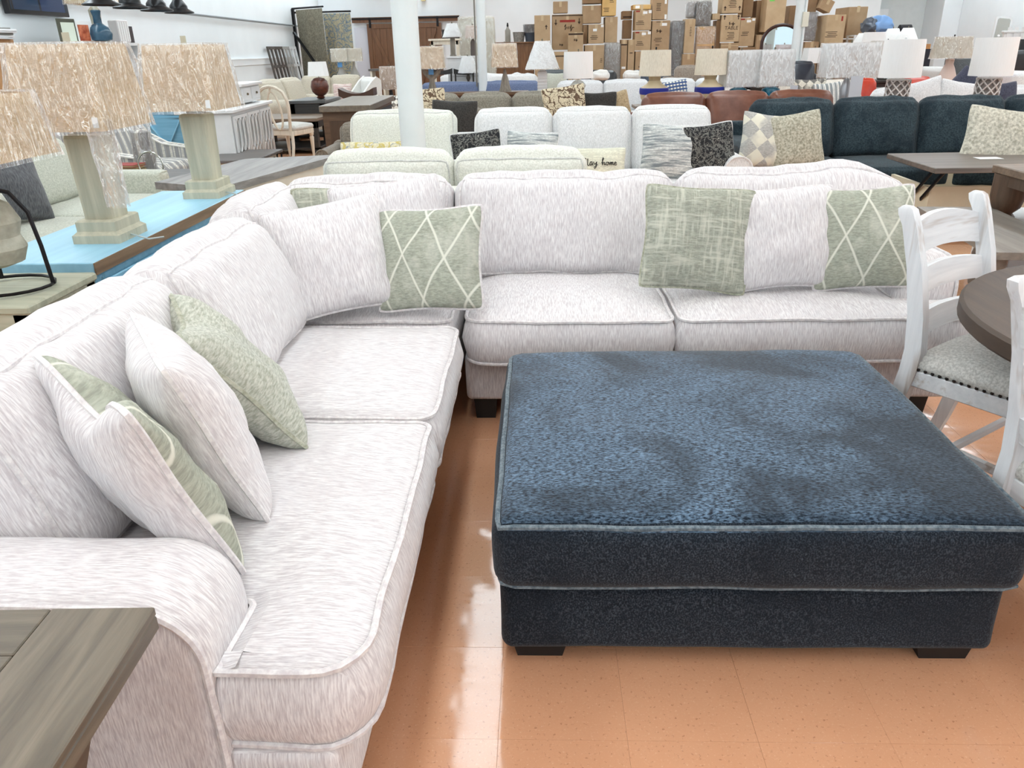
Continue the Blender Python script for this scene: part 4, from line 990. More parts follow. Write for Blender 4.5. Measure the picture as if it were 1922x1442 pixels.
# beige sofas
M_beige = fabric('beige_linen', (178, 168, 150), (206, 197, 180), (90, 90, 90), bmp=.15)
sofa('beige sofa behind the lattice sideboard, seen from its side', -4.7, 15.7, 80, W=2.1, Dp=.95, n=2, mat=M_beige, armw=.24, top=1.0, armh=.72, seed=30, group='beige sofas at the far left')
sofa_px('beige sofa facing us with the pink printed pillow', 572, 668, 146, .98, armw=.22, n=2, mat=M_beige, seed=33, group='beige sofas at the far left')
p = D(648, 172, 16.4)
pillow('cream pillow with pink printed script on the beige sofa', (.40, .40, .14), (p.x, p.y-.3, .55), 0, 14, 0, pattern('pink_script', (226, 214, 206), (190, 150, 146), 'streak'), None, seed=31, n=10)
t = thing('round_arm_chair', 'white armchair with a swooping arm behind the ball lamp', 'armchair', (-3.48, 15.55, 0), -60)
poly = [(-.4, .1), (-.4, .55), (-.2, .62), (0, .75), (.2, .98), (.3, 1.06), (.38, 1.0), (.38, .1)]
for sx in (-.36, .36): MB().prism(poly, sx-.05, sx+.05, 'x').build('arm', fabric('white_linen', (216, 214, 208), (236, 234, 230), (90, 90, 90), bmp=.1), t, smooth=30)
Cush(.68, .16, .6, .06, front=.04).mesh((6, 3, 6)).build('backrest', MATS['white_linen'], t, (0, .3, .42), smooth=70)
Cush(.68, .7, .38, .05, top=.03).mesh((6, 6, 3)).build('seat', MATS['white_linen'], t, (0, -.05, .08), smooth=70)
feet(t, [(-.3, -.3), (.3, -.3), (-.3, .3), (.3, .3)], .09, .05)
# taupe recliner left of the column
M_taupe = fabric('taupe_chenille', (104, 95, 84), (138, 128, 114), (70, 70, 70), bmp=.25)
sofa('taupe upholstered armchair with a rolled back, left of the cream loveseat', -1.74, 8.35, 0, W=1.0, Dp=.9, n=1, mat=M_taupe, armw=.12, top=.77, armh=.6, seed=35, name='armchair', puff=.07)
# ================================================================ LEFT WALL AND FAR LEFT CORNER
t = thing('television', 'black flat television on the left wall above the tan lamp shades', 'television', (X0+.06, 10.3, 1.98))
MB().box(-.03, .04, -.62, .62, 0, .72, .006).build('frame', plain('tv_black', (18, 18, 22), .3), t, smooth=0)
def screen_mat():
    m, nt, b = base_mat('tv_screen'); b.inputs['Base Color'].default_value = lin((10, 14, 22)); b.inputs['Roughness'].default_value = .2
    bt = N(nt, 'ShaderNodeTexBrick', offset=0); bt.inputs['Scale'].default_value = 1; bt.inputs['Brick Width'].default_value = .55; bt.inputs['Row Height'].default_value = .34; bt.inputs['Mortar Size'].default_value = .02
    bt.inputs['Color1'].default_value = lin((36, 84, 110)); bt.inputs['Color2'].default_value = lin((20, 60, 150)); bt.inputs['Mortar'].default_value = lin((12, 24, 44))
    mp = coords(nt, rot=(0, PI/2, PI/2)); nt.links.new(mp, bt.inputs['Vector']); nt.links.new(bt.outputs['Color'], b.inputs['Emission Color']); b.inputs['Emission Strength'].default_value = .35; return m
MB().box(.041, .043, -.58, .58, .05, .68).build('screen', screen_mat(), t, smooth=0)
# bookcase with ornaments
t = thing('tall_bookcase', 'tall white bookcase against the left wall behind the tan shades', 'bookcase', (-5.75, 10.4, 0), 0)
MB().box(-.3, .3, -.9, -.86, 0, 1.66).box(-.3, .3, .86, .9, 0, 1.66).box(-.3, -.27, -.86, .86, 0, 1.66).build('carcass', M_wcab, t, smooth=0)
for z in (.05, .45, .85, 1.25, 1.63): MB().box(-.3, .32, -.9, .9, z, z+.035).build('shelf', M_wcab, t, smooth=0)
p = D(122, 73, 10.2)
t = thing('picture_frame', 'dark framed white picture on the bookcase', 'picture frame', (-5.62, 9.95, 1.665), 75)
MB().box(-.13, .13, 0, .02, 0, .26).build('frame', plain('frame_olive', (76, 76, 62), .5), t, smooth=0); MB().box(-.09, .11, -.002, 0, .0, .22).build('picture', plain('picture_pale', (214, 222, 206), .6), t, smooth=0)
t = thing('picture_frame', 'orange and brown picture beside the blue jar on the bookcase', 'picture frame', (-5.58, 10.25, 1.665), 75)
MB().box(-.12, .12, 0, .02, 0, .24).build('frame', M_paper, t, smooth=0); MB().box(-.1, .07, -.002, 0, .02, .2).build('picture', plain('picture_orange', (186, 96, 58), .6, var=50, scale=12), t, smooth=0)
t = thing('blue_jar', 'dark blue glazed jar with a narrow neck on the bookcase', 'vase', (-5.5, 10.45, 1.665))
MB().lathe([(.06, 0), (.13, .03), (.145, .1), (.12, .17), (.05, .22), (.045, .3), (.06, .36), (.05, .37)], 20).build('jar', plain('jar_blue', (52, 84, 104), .2, var=14), t); MB().lathe([(.03, .37), (.035, .4), (.02, .45)], 12).build('lid', plain('jar_lid', (206, 206, 190), .3), t)
lamp('pale glass lamp with a tan rectangular shade on the bookcase', -5.62, 10.65, 1.665, [(.08, 0), (.09, .02), (.06, .2), (.07, .38), (.03, .42)], (.45, .75, .24, .2), plain('smoked_glass', (190, 186, 166), .15), M_tan, sq=(1, 1, .1), wrap=M_film)
t = thing('storage_box', 'white ribbed storage box on the bookcase next to a dark book', 'box', (-5.5, 10.95, 1.665), 80)
MB().box(-.11, .11, -.07, .07, 0, .27, .01).build('body', plain('box_white', (214, 208, 208), .6), t, smooth=0)
for k in range(5): MB().box(-.1+k*.045, -.08+k*.045, -.074, -.07, .02, .25).build('rib', M_paper, t, smooth=0)
tag(MB().box(-.012, .012, -.07, .07, 0, .2).build('dark_book', plain('book_dark', (62, 54, 54), .6), None, (-5.45, 11.12, 1.665), smooth=0), 'thin dark book at the end of the bookcase top', 'book')
# pendant shades
for k, (px, py, w_, Y) in enumerate(((191, 10, .37, 8.6), (246, 16, .36, 9.1), (295, 21, .355, 9.7), (337, 25, .345, 10.3))):
    p = D(px, py, Y); r = w_/2
    t = thing('pendant_lamp', ('black barn pendant lamp nearest, half cut by the top edge', 'second black barn pendant lamp from the left', 'third black barn pendant lamp from the left', 'rightmost black barn pendant lamp of the row of four')[k], 'pendant lamp', (p.x, Y, p.z), 0, 'black barn pendant lamps')
    MB().lathe([(r, 0), (r, .012), (r*.62, .05), (r*.6, .08), (r*.35, .14), (.04, .17), (.035, .2), (.034, .2), (.04, .165), (r*.33, .135), (r*.58, .075), (r*.6, .045), (r-.01, .008), (r-.004, 0)], 24, cap=False, closeprof=True).build('shade', plain('pendant_black', (26, 26, 28), .3, .3), t)
    MB().lathe([(.03, .19), (.03, .3), (.012, .32)], 10).build('socket', M_black, t); MB().tube([(0, 0, .3), (0, 0, ZC-p.z)], .007, 5).build('stem', M_black, t)
    MB().sphere((0, 0, .08), .04).build('bulb', plain('bulb_glass', (240, 240, 232), .2), t)
# wooden shelf and catalogues at the very left
M_pine = wood('honey_pine', (170, 122, 76), (196, 148, 100), 'z', .5)
t = thing('sample_shelf', 'honey pine shelf end at the upper left picture edge', 'shelf', (-6.05+.42, 8.2, 0))
MB().box(.23, .30, -.17, .2, 0, 1.68, .003).build('side', M_pine, t, smooth=0); MB().box(-.50, -.43, -.17, .2, 0, 1.68, .003).build('side', M_pine, t, smooth=0)
for z in (.3, .7, 1.1, 1.3, 1.62): MB().box(-.43, .23, -.15, .2, z, z+.03).build('shelf', plain('shelf_dark', (60, 54, 50), .6), t, smooth=0)
zz = 1.68
for k in range(6):
    o = MB(); h = random.uniform(.012, .022)
    o.box(-.24, .24, -.15, .15, 0, h, .004); w_ = ('lowest', 'second', 'third', 'fourth', 'fifth', 'top')[k]
    tag(o.build('catalogue', plain('catalogue_%d' % (k % 3), ((222, 222, 224), (236, 236, 238), (120, 118, 112))[k % 3 if k < 5 else 2], .5), None, (-5.5+random.uniform(-.03, .03), 8.2+random.uniform(-.02, .02), zz), (0, 0, random.uniform(-.25, .25)), smooth=0), w_+' floppy catalogue of the pile on the pine shelf', 'catalogue', 'catalogues piled on the pine shelf'); zz += h
for k in range(3):
    tag(MB().box(-.16, .16, -.12, .12, 0, .02, .004).build('catalogue', M_paper, None, (-5.62, 8.1, 1.333+k*.021), (0, 0, random.uniform(-.2, .2)), smooth=0), ('lowest', 'middle', 'top')[k]+' white catalogue on the shelf below the pile', 'catalogue', 'catalogues on the lower shelf')
# tilted photo frame and grey slat chair between the two big lamps
t = thing('photo_frame', 'small blue and white photo frame between the two tan shades', 'picture frame', (-5.0, 11.4, 1.0), 30)
MB().box(-.07, .07, 0, .02, 0, .22).build('frame', M_paper, t, smooth=0); MB().box(-.05, .05, -.002, 0, .03, .19).build('picture', plain('photo_blue', (80, 120, 190), .5, var=40, scale=20), t, smooth=0)
table('white desk behind the lamps holding the small blue photo', -5.5, -4.55, 11.1, 11.8, 1.0, .04, M_wcab, plain('desk_grey', (150, 152, 154), .5), 'square', .06, apron=.2, name='desk')
# leaning window frames
for k, (y, mt, lb) in enumerate(((19.0, wood('dark_barnwood', (54, 48, 44), (84, 76, 70), 'z', .7), 'dark barnwood window frame leaning on the left wall'), (19.55, MATS['dark_barnwood'], 'second dark barnwood window frame leaning on the left wall'), (20.1, wood('grey_barnwood', (130, 128, 124), (168, 166, 162), 'z', .7), 'weathered grey window frame leaning on the left wall'), (20.65, M_wht, 'white window frame leaning on the left wall beside the rug rack'))):
    t = thing('window_frame_decor', lb, 'wall decor', (X0+.35, y, 0), 90, 'old window frames leaning on the left wall')
    t.rotation_euler = Euler((math.radians(-9), 0, math.radians(90)))
    for x in (-.26, 0, .26): MB().box(x-.035, x+.035, -.015, .015, 0, 1.66, .003).build('stile', mt, t, smooth=0)
    for z in (0, .4, .8, 1.2, 1.6): MB().box(-.22, .22, -.012, .012, z, z+.06, .003).build('rail', mt, t, smooth=0)
# rug rack
M_rug1 = pattern('taupe_rug', (112, 106, 92), (146, 140, 122), 'floral', 9, c3=(128, 122, 106))
M_rug2 = pattern('blue_rug', (170, 164, 140), (92, 108, 124), 'floral', 8, c3=(120, 134, 142))
q0 = D(553, 60, 21.3)
t = thing('rug_rack', 'black swinging rug rack in the far left corner', 'rack', (q0.x, 21.3, 0))
zr = D(560, 19, 21.2).z; r1 = (D(561, 60, 21.25), D(611, 60, 20.6)); r2 = (D(611, 60, 21.25), D(662, 60, 21.25))
MB().box(-.05, .05, -.05, .05, 0, zr+.03).build('post', M_black, t, smooth=0)
for (A, B), dz in ((r1, .04), (r2, -.05)):
    MB().tube([(0, 0, zr+dz), (B.x-q0.x, B.y-21.3, zr+dz)], .022, 6).build('arm', M_black, t)
MB().bar((.0, -.1, zr-.5), (r1[1].x-q0.x, r1[1].y-21.5, .8), .05, .05).build('brace', M_black, t)
for (A, B), mt, lb, dz in ((r1, M_rug1, 'taupe patterned rug hanging from the near arm of the rug rack', .0), (r2, M_rug2, 'blue and cream floral rug hanging from the far arm of the rug rack', -.09)):
    L = math.hypot(B.x-A.x, B.y-A.y); an = math.atan2(B.y-A.y, B.x-A.x); rings = []
    for k in range(10):
        z = zr+dz-2.1*k/9; rings.append([(L*i/12, .02*math.sin(i*.9+k*.3)+(.0 if s_ == 0 else .012), z) for s_, rng in ((0, range(13)), (1, range(12, -1, -1))) for i in rng])
    o = MB().loft(rings).build('hanging_rug', mt, None, (A.x, A.y-.07, 0), (0, 0, an), smooth=60); tag(o, lb, 'rug', 'rugs on the rack')
# barn doors on the back wall
M_barn = wood('barn_brown', (92, 62, 40), (124, 88, 60), 'z', .5)
def barn_door(label, l, r, brace):
    a, b_ = D(l, 42, 23.9), D(r, 42, 23.9); w_ = b_.x-a.x
    t = thing('barn_door', label, 'door', (a.x+w_/2, 23.9, 0), 0, 'brown sliding barn doors')
    n_ = 6
    for k in range(n_): MB().box(-w_/2+w_*k/n_+.002, -w_/2+w_*(k+1)/n_-.002, -.01, .02, .03, 2.2, .002).build('plank', M_barn, t, smooth=0)
    for x in (-w_/2, w_/2-.12): MB().box(x, x+.12, -.03, -.01, .03, 2.2, .003).build('stile', M_barn, t, smooth=0)
    for z in (.03, 2.08): MB().box(-w_/2+.12, w_/2-.12, -.03, -.01, z, z+.12, .003).build('rail', M_barn, t, smooth=0)
    MB().bar((brace*(-w_/2+.14), -.02, 2.06), (brace*(w_/2-.14), -.02, .2), .02, .1).build('brace', M_barn, t)
    MB().box(brace*(-w_/2+.1)-.03, brace*(-w_/2+.1)+.03, -.05, -.03, 2.1, 2.36).build('hanger', M_black, t, smooth=0)
barn_door('brown barn door partly hidden by the near white column', 688, 760, 1)
barn_door('brown barn door right of the near white column', 770, 828, -1)
a, b_ = D(660, 37, 23.85), D(862, 35, 23.85)
t = thing('barn_door_rail', 'brown header board and black rail above the barn doors', 'rail', (a.x, 23.86, 2.25))
MB().box(0, b_.x-a.x, 0, .04, -.02, .12).build('header', M_barn, t, smooth=0); MB().box(0, b_.x-a.x, -.03, -.015, .06, .1).build('rail', M_black, t, smooth=0)
a, b_ = D(790, 10, 23.8), D(797, 0, 23.8)
tag(MB().box(0, .12, -.05, .05, 0, .4, .005).build('exit_box', plain('box_tan', (214, 200, 150), .6), None, (a.x, 23.9, 2.75), smooth=0), 'small tan box mounted high on the back wall beside the near column', 'wall box')
struct(MB().box(D(664, 50, 23.98).x, D(690, 50, 23.98).x, 23.97, 23.99, .02, 2.12).build('door_1', plain('doorway_white', (206, 208, 216), .6), smooth=0))
# ================================================================ CENTRE: WHITE AND TAUPE SEATING
M_crm = fabric('cream_linen', (204, 204, 192), (230, 230, 220), (110, 110, 110), bmp=.15)
M_crmp = fabric('cream_piping', (190, 190, 184), (212, 212, 206), (60, 60, 60), bmp=.05)
M_whl = fabric('white_linen_weave', (206, 205, 203), (230, 229, 228), (130, 130, 60), bmp=.15)
a, b_ = G(612, 292, .93), G(1104, 292, .93)
sofa('cream loveseat turned back to back with the sectional', (-1.24+.25)/2, 4.83, 180, W=1.57+.28, Dp=.9, n=2, mat=M_crm, pip=M_crmp, armw=.16, top=.93, armh=.6, seed=40, tilt=8, puff=.03)
sofa_px('cream armless loveseat behind the near column with a yellow pillow', 658, 852, 219, .96, n=1, mat=M_crm, pip=M_crmp, arm=None, seed=44)
p = G(703, 300, .5)
pillow('yellow and grey damask lumbar pillow beside the near column', (.62, .36, .16), (-1.42, 6.72, .47), 0, 22, 0, pattern('yellow_damask', (216, 208, 178), (150, 154, 156), 'damask', 9, c3=(196, 178, 110)), None, seed=45, n=12, name='lumbar_pillow')
sofa_px('white three-seat sofa with rolled arms in the middle of the shop', 893, 1350, 213, .96, Dp=1.0, n=3, mat=M_whl, pip=M_whl, armw=.2, armh=.66, seed=46, puff=.06)
M_flor = pattern('black_floral', (42, 42, 44), (150, 148, 140), 'floral', 17, c3=(104, 104, 100))
M_strk = pattern('grey_streak', (206, 208, 204), (120, 128, 132), 'streak')
p = G(925, 300, .5); pillow('small black floral pillow half hidden behind the streaky grey one', (.45, .42, .16), (G(925, 285, .5).x, 6.62, .47), 5, 18, -6, M_flor, M_whl, 'pillows on the white sofa', seed=50, n=12)
pillow('streaky grey pillow at the left end of the white sofa', (.46, .42, .16), (G(1000, 285, .5).x-.02, 6.55, .47), -4, 18, 4, M_strk, M_whl, 'pillows on the white sofa', seed=51, n=12)
hp = pillow('small cream lumbar pillow lettered Stay home on the white sofa', (.50, .30, .14), (G(1112, 318, .5).x-.005, 6.42, .47), 0, 20, 0, pattern('cream_print', (222, 220, 200), (206, 204, 184), 'streak'), M_crmp, 'pillows on the white sofa', seed=52, n=12, name='lumbar_pillow')
# handwriting on the pillow: stroked letters, a little proud of the cloth
STRK = {'S': [(.5, .9), (.3, 1), (.1, .85), (.2, .6), (.45, .4), (.4, .1), (.15, 0), (0, .15)], 't': [(.25, .95), (.2, .1), (.35, 0), (.5, .1)], 'a': [(.45, .45), (.2, .5), (.05, .2), (.2, 0), (.45, .35), (.45, .05), (.6, .05)], 'y': [(.05, .5), (.1, .2), (.3, .15), (.5, .5), (.4, -.2), (.2, -.45), (.1, -.25), (.4, 0), (.65, .1)],
        'h': [(.05, .3), (.35, .9), (.25, 1.05), (.15, .8), (.15, 0), (.3, .45), (.45, .4), (.45, .05), (.6, .1)], 'o': [(.3, .45), (.1, .35), (.1, .1), (.3, 0), (.45, .2), (.35, .45), (.6, .35)], 'm': [(.0, .4), (.1, 0), (.2, .45), (.3, .4), (.32, 0), (.42, .45), (.55, .4), (.56, .05), (.7, .1)], 'e': [(.05, .2), (.4, .3), (.25, .48), (.08, .3), (.15, .02), (.45, .1)]}
cx = -.115
for ch in 'Stay home':
    if ch == ' ': cx += .03; continue
    st = STRK[ch]; pts = []
    for i in range(len(st)-1):
        for f in (0, .5): pts.append((st[i][0]+(st[i+1][0]-st[i][0])*f, st[i][1]+(st[i+1][1]-st[i][1])*f))
    pts.append(st[-1]); sc = .056; out = []
    for u, v in pts:
        x = cx+u*sc; z = -.015+v*sc*1.05; uu, vv = x/.25, z/.15
        out.append((x, -.07*(max(0, 1-uu*uu)*max(0, 1-vv*vv))**.42-.012, z))
    MB().tube(out, .0032, 4).build('lettering', plain('ink_black', (36, 34, 34), .8), hp); cx += max(u for u, v in st)*sc-.002
pillow('large streaky grey pillow left of the black floral pillow', (.50, .47, .18), (G(1240, 315, .5).x-.02, 6.52, .47), -6, 18, 2, M_strk, M_whl, 'pillows on the white sofa', seed=53, n=14)
pillow('black floral pillow with pale piping against the right arm of the white sofa', (.46, .46, .16), (G(1326, 318, .5).x-.02, 6.54, .47), 14, 16, -4, M_flor, M_whl, 'pillows on the white sofa', seed=54, n=14)
# taupe sofa and chair further back
M_tp2 = fabric('grey_taupe_velvet', (112, 106, 94), (146, 140, 126), (70, 70, 70), bmp=.2)
sofa_px('grey taupe sofa with damask and dark pillows behind the white sofa', 772, 1060, 182, .93, Dp=1.0, n=3, mat=M_tp2, arm='roll', armw=.22, armh=.66, seed=60, puff=.06, pipe=False)
yb = 9.55
M_dmk = pattern('brown_damask', (206, 192, 164), (84, 66, 52), 'damask', 11, c3=(100, 80, 64))
M_dkb = fabric('dark_chenille', (40, 38, 36), (66, 62, 58), (90, 90, 90), bmp=.4)
def pil_px(label, px, py, Y, sz, mat, **kw):
    p = D(px, py, Y); kw.setdefault('n', 12); kw.setdefault('tilt', 15); tilt = kw['tilt']
    w_, h = sz[0], sz[1]; z = p.z-h/2*math.cos(math.radians(tilt))
    if z > .49: h += z-.47; w_ = max(w_, h*.85); z = .47
    return pillow(label, (w_, h, sz[2] if len(sz) > 2 else .16), (p.x, Y, max(.46, z)), mats=mat, **kw)
pil_px('brown and cream damask pillow beside the near column on the taupe sofa', 800, 195, 9.65, (.40, .44), M_dmk, seed=61, yaw=20)
pil_px('large near-black pillow on the small taupe brown chair', 847, 222, 8.28, (.34, .40), M_dkb, seed=62, roll=3)
pil_px('brown and cream damask pillow with a tasselled corner in the middle of the taupe sofa', 1070, 193, 9.6, (.46, .40), M_dmk, seed=63, roll=-8)
pil_px('dark brown pillow right of the tasselled damask pillow', 1122, 195, 9.7, (.36, .34), M_dkb, seed=64)
pil_px('tan fringed pillow at the right end of the taupe sofa', 1165, 200, 9.8, (.32, .30), fabric('tan_fur', (150, 130, 100), (190, 168, 134), (60, 60, 60), bmp=.5), seed=65, roll=-14)
# armrest of a brown recliner peeping over the white sofas
c = Cush(.62, .3, .42, .1, top=.04, front=.05, wr=.008)
p = D(748, 220, 8.5)
t = thing('brown_chair_back', 'taupe brown armchair back between the cream loveseat and white sofa', 'armchair', (D(880, 225, 8.6).x, 8.6, 0), 0)
c.mesh((8, 4, 6)).build('backrest', M_taupe, t, (.06, .1, .46), smooth=70); Cush(.7, .6, .42, .06, top=.02).mesh((6, 6, 4)).build('seat', M_taupe, t, (0, -.1, .08), smooth=70)
feet(t, [(-.28, -.3), (.28, -.3), (-.28, .1), (.28, .1)], .09, .05)
# ================================================================ RIGHT: CHARCOAL SOFA, LEATHER SOFA
M_chr = fabric('charcoal_velvet', (36, 48, 54), (62, 76, 82), (80, 80, 80), bmp=.2, blotch=.6, c3=(26, 36, 44), bscale=5, sheen=.08)
a, b_ = G(1400, 203, .95), G(1930, 208, .95)
t = sofa('long charcoal blue velvet sofa behind the right seat of the sectional', (a.x+5.3)/2+.02, 7.58, -2, W=5.3-a.x+.2, Dp=1.1, n=4, mat=M_chr, arm='block', armw=.22, top=.95, armh=.66, seed=70, puff=.08, pipe=False, wr=.012)
M_dia = pattern('grey_diamond', (176, 174, 168), (222, 218, 200), 'check', 9)
pil_px('grey pillow with cream diamonds on the charcoal sofa', 1432, 262, 6.95, (.43, .43, .17), M_dia, seed=71, roll=8, yaw=8, n=14)
pil_px('speckled oatmeal pillow on the charcoal sofa', 1508, 262, 6.9, (.46, .44, .17), plain('oat_boucle', (176, 172, 154), .95, var=38, scale=60), seed=72, roll=-10, yaw=-6, n=14)
pil_px('shaggy cream lumbar pillow at the right end of the charcoal sofa', 1892, 262, 6.6, (.74, .44, .2), plain('shag_cream', (196, 192, 176), .95, var=36, scale=45), seed=73, roll=8, yaw=-8, n=14, name='lumbar_pillow')
M_lea = plain('brown_leather', (110, 66, 48), .38, var=16, scale=7)
sofa_px('brown leather sofa behind the white three-seat sofa', 1200, 1592, 181, .96, Dp=.95, n=3, mat=M_lea, arm='roll', armw=.2, armh=.62, seed=75, puff=.05, pipe=False)
# lift-top coffee table
M_lift = wood('smoky_top', (92, 84, 78), (124, 114, 106), 'x', .4, .6)
M_cr2 = plain('cream_satin', (222, 212, 186), .5, var=4)
q = G(1744, 352, .42); q2 = G(1700, 332, .42)
t = thing('lift_top_table', 'cream coffee table with its smoky wooden top lifted on black arms', 'coffee table', (q.x+.62, q.y+.35, 0))
MB().box(-.62, .62, -.36, -.33, .04, .42).box(-.62, .62, .36, .39, .04, .42).box(-.62, -.59, -.33, .36, .04, .42).box(.59, .62, -.33, .36, .04, .42).build('frame', M_cr2, t, smooth=0)
MB().box(-.59, .59, -.33, .36, .04, .3).build('storage_floor', wood('inner_board', (140, 126, 104), (172, 156, 132), 'x', .6), t, smooth=0)
for x in (-.62, .54): MB().box(x, x+.08, -.37, -.36, .03, .42).build('corner_post', M_cr2, t, smooth=0)
MB().box(-.63, .63, -.375, -.365, .40, .43).box(-.63, .63, -.375, -.365, .03, .08).build('moulding', M_cr2, t, smooth=0)
for x in (-.58, .5):
    for y in (-.3, .3): MB().box(x, x+.08, y-.04, y+.04, 0, .04).build('foot', M_cr2, t, smooth=0)
tp_ = G(1757, 316, .63); tb = G(1666, 288, .63); X_ = tp_.x-t.location.x
MB().box(X_, X_+1.3, tp_.y-t.location.y, tb.y-t.location.y, .59, .63, .005).build('lift_top', M_lift, t, smooth=0)
for x in (X_+.12, X_+.85):
    for dy in (0, .16): MB().bar((x, tp_.y-t.location.y+.1+dy, .59), (x+.06, -.25+dy, .31), .014, .03).build('lift_arm', M_black, t)
tag(MB().box(-.09, .09, -.055, .055, 0, .002).build('price_card', M_paper, None, tuple(G(1855, 297, .6315)), smooth=0), 'white price card lying on the lifted coffee table top', 'card')
# brown dining table and low grey table at the right edge
t = table('brown farmhouse table with chunky turned legs at the right edge', 2.93, 4.5, 3.5, 5.22, .75, .05, M_umb, wood('umber_leg', (70, 54, 42), (98, 78, 62), 'z', .5), 'turned', .12, inset=.03, apron=.07, name='dining_table')
q0, q1, q2 = G(1718, 386, .48), G(1871, 474, .48), G(1922, 469, .48)
e1 = (q0-q1); e2 = Vector((-e1.y, e1.x, 0)).normalized()*-.46
t = thing('coffee_table', 'low grey brown coffee table between the sofa arm and the round table', 'table', (q1.x, q1.y, 0))
poly = [(0, 0), (-e2.x if e2.x < 0 else e2.x, e2.y if e2.x > 0 else -e2.y)]
v2 = Vector((abs(e2.x), -abs(e2.y)*(1 if e1.x > 0 else -1), 0)); v1 = e1.normalized()*1.25
P4 = [(0, 0), (v2.x, v2.y), (v2.x+v1.x, v2.y+v1.y), (v1.x, v1.y)]
MB().prism(P4, .44, .48, 'z').build('tabletop', wood('driftwood_top', (112, 106, 98), (144, 137, 128), 'y', .45, .6), t, smooth=0)
for fx, fy in ((.12, .1), (.88, .1), (.12, .9), (.88, .9)):
    x, y = v2.x*fx+v1.x*fy, v2.y*fx+v1.y*fy
    MB().lathe([(.04, 0), (.05, .05), (.03, .1), (.055, .2), (.03, .32), (.06, .38), (.06, .44)], 10, (x, y, 0)).build('leg', MATS['driftwood_top'], t)
tag(MB().box(-.25, .25, -.22, .22, 0, .42, .03).build('linen_stool', plain('stool_white', (216, 220, 222), .9), None, (G(1912, 400, .42).x+.1, G(1912, 400, .42).y, 0), smooth=0), 'small pale upholstered stool under the farmhouse table', 'stool')
# ================================================================ LAMPS ALONG THE CONSOLES
M_lattice = plain('pewter_silver', (206, 200, 196), .35, .2)
def lattice_lamp(label, px, Y):
    p = D(px, 157, Y); zb = .80
    t = thing('table_lamp', label, 'lamp', (p.x, Y, zb), 0, 'lattice lamps with white drum shades')
    r = .125
    MB().lathe([(r*.8, 0), (r*.85, .01), (r*.85, .27), (r*.8, .28)], 24).build('core', plain('lamp_core', (138, 128, 122), .6), t)
    for k in range(9):
        for s_ in (-1, 1):
            MB().tube([(r*math.cos(2*PI*k/9+s_*i*.22), r*math.sin(2*PI*k/9+s_*i*.22), .008+.27*i/9) for i in range(10)], .009, 5).build('lattice_strand', M_lattice, t)
    MB().lathe([(r*1.05, 0), (r*1.05, .012)], 24).build('foot_ring', M_lattice, t); MB().lathe([(r*1.03, .272), (r*1.03, .285), (.03, .295)], 24).build('collar', M_lattice, t)
    shade_part(t, .305, .70, .225, .215, M_white_sh, n=36)
    MB().tube([(0, 0, .28), (0, 0, .70)], .006, 6).build('rod', M_brass, t); MB().sphere((0, 0, .715), .014).build('finial', plain('crystal', (230, 230, 230), .1), t)
    return t
lattice_lamp('white drum lamp on a silver lattice base, left of the pair', 1686, 9.55); lattice_lamp('white drum lamp on a silver lattice base at the far right', 1855, 9.55)
xa, xb = D(1640, 200, 9.5).x, D(1915, 200, 9.5).x
table('dark console table behind the charcoal sofa carrying the lattice lamps', xa, xb, 9.35, 9.78, .80, .04, M_bk, M_bk, 'square', .06, apron=.06, name='console_table', cat='console')
xa, xb = D(1190, 180, 10.75).x, D(1480, 180, 10.75).x
table('brown console table behind the leather sofa carrying four lamps', xa, xb, 10.5, 11.0, .78, .04, M_umb, M_umb, 'square', .06, apron=.06, name='console_table', cat='console')
M_sand = plain('sand_ceramic', (196, 178, 146), .5, var=6); M_cob = plain('cobalt_band', (28, 42, 138), .5)
def gourd(label, px, Y=10.7):
    p = D(px, 175, Y)
    def ex(t): MB().lathe([(.183, .135), (.19, .16), (.188, .205), (.182, .212)], 28, cap=False).build('band', M_cob, t)
    return lamp(label, p.x, Y, .78, [(.10, 0), (.13, .02), (.17, .09), (.183, .16), (.17, .215), (.10, .26), (.072, .30), (.08, .345), (.04, .35)], (.355, .66, .205, .19), M_sand, M_ivory, finial=M_black, group='sand gourd lamps with a cobalt band', extra=ex, n=28)
gourd('sand coloured gourd lamp with a cobalt band, left of the pair', 1227.5); gourd('sand coloured gourd lamp with a cobalt band, right of the pair', 1331)
M_teal = plain('teal_glaze', (28, 112, 140), .15, var=30, scale=22)
for px, lb, dz in ((1386, 'teal dimpled lamp with a white film-wrapped rectangular shade, left one', 0), (1447, 'teal dimpled lamp with a white film-wrapped rectangular shade, right one', .0)):
    p = D(px, 165, 10.75)
    teal1 = lamp(lb, p.x, 10.75+dz, .78, [(.05, 0), (.1, .02), (.125, .09), (.11, .17), (.05, .2), (.03, .22)], (.205, .63, .225, .205), M_teal, M_white_sh, sq=(1, .7, .06), wrap=M_film, group='teal lamps with white rectangular shades', rz=8)
p = D(1592, 150, 10.4)
table('small end table behind the leather sofa with the white rectangular lamp', p.x-.3, p.x+.3, 10.2, 10.75, .74, .04, M_bk, M_bk, 'square', .05, apron=.06, name='end_table')
t = lamp('lamp with a wide white film-wrapped rectangular shade between the sofas', p.x, 10.45, .74, [(.1, 0), (.11, .02), (.06, .06), (.07, .2), (.03, .33)], (.345, .73, .31, .30), plain('lamp_silver', (170, 172, 176), .3, .6), M_white_sh, sq=(1, .6, .05), wrap=M_film)
for ob, x, z, h, w_ in ((teal1, .22, .13, .16, .05), (t, .05, .24, .24, .075)):
    MB().box(x-w_, x+w_, -.2, -.197, z-h/2, z+h/2).build('price_tag', plain('tag_paper', (206, 212, 220), .7), ob, smooth=0)
    MB().tube([(x, -.1985, z+h/2), (x*.5, -.1, .36)], .003, 4).build('tag_string', M_paper, ob)
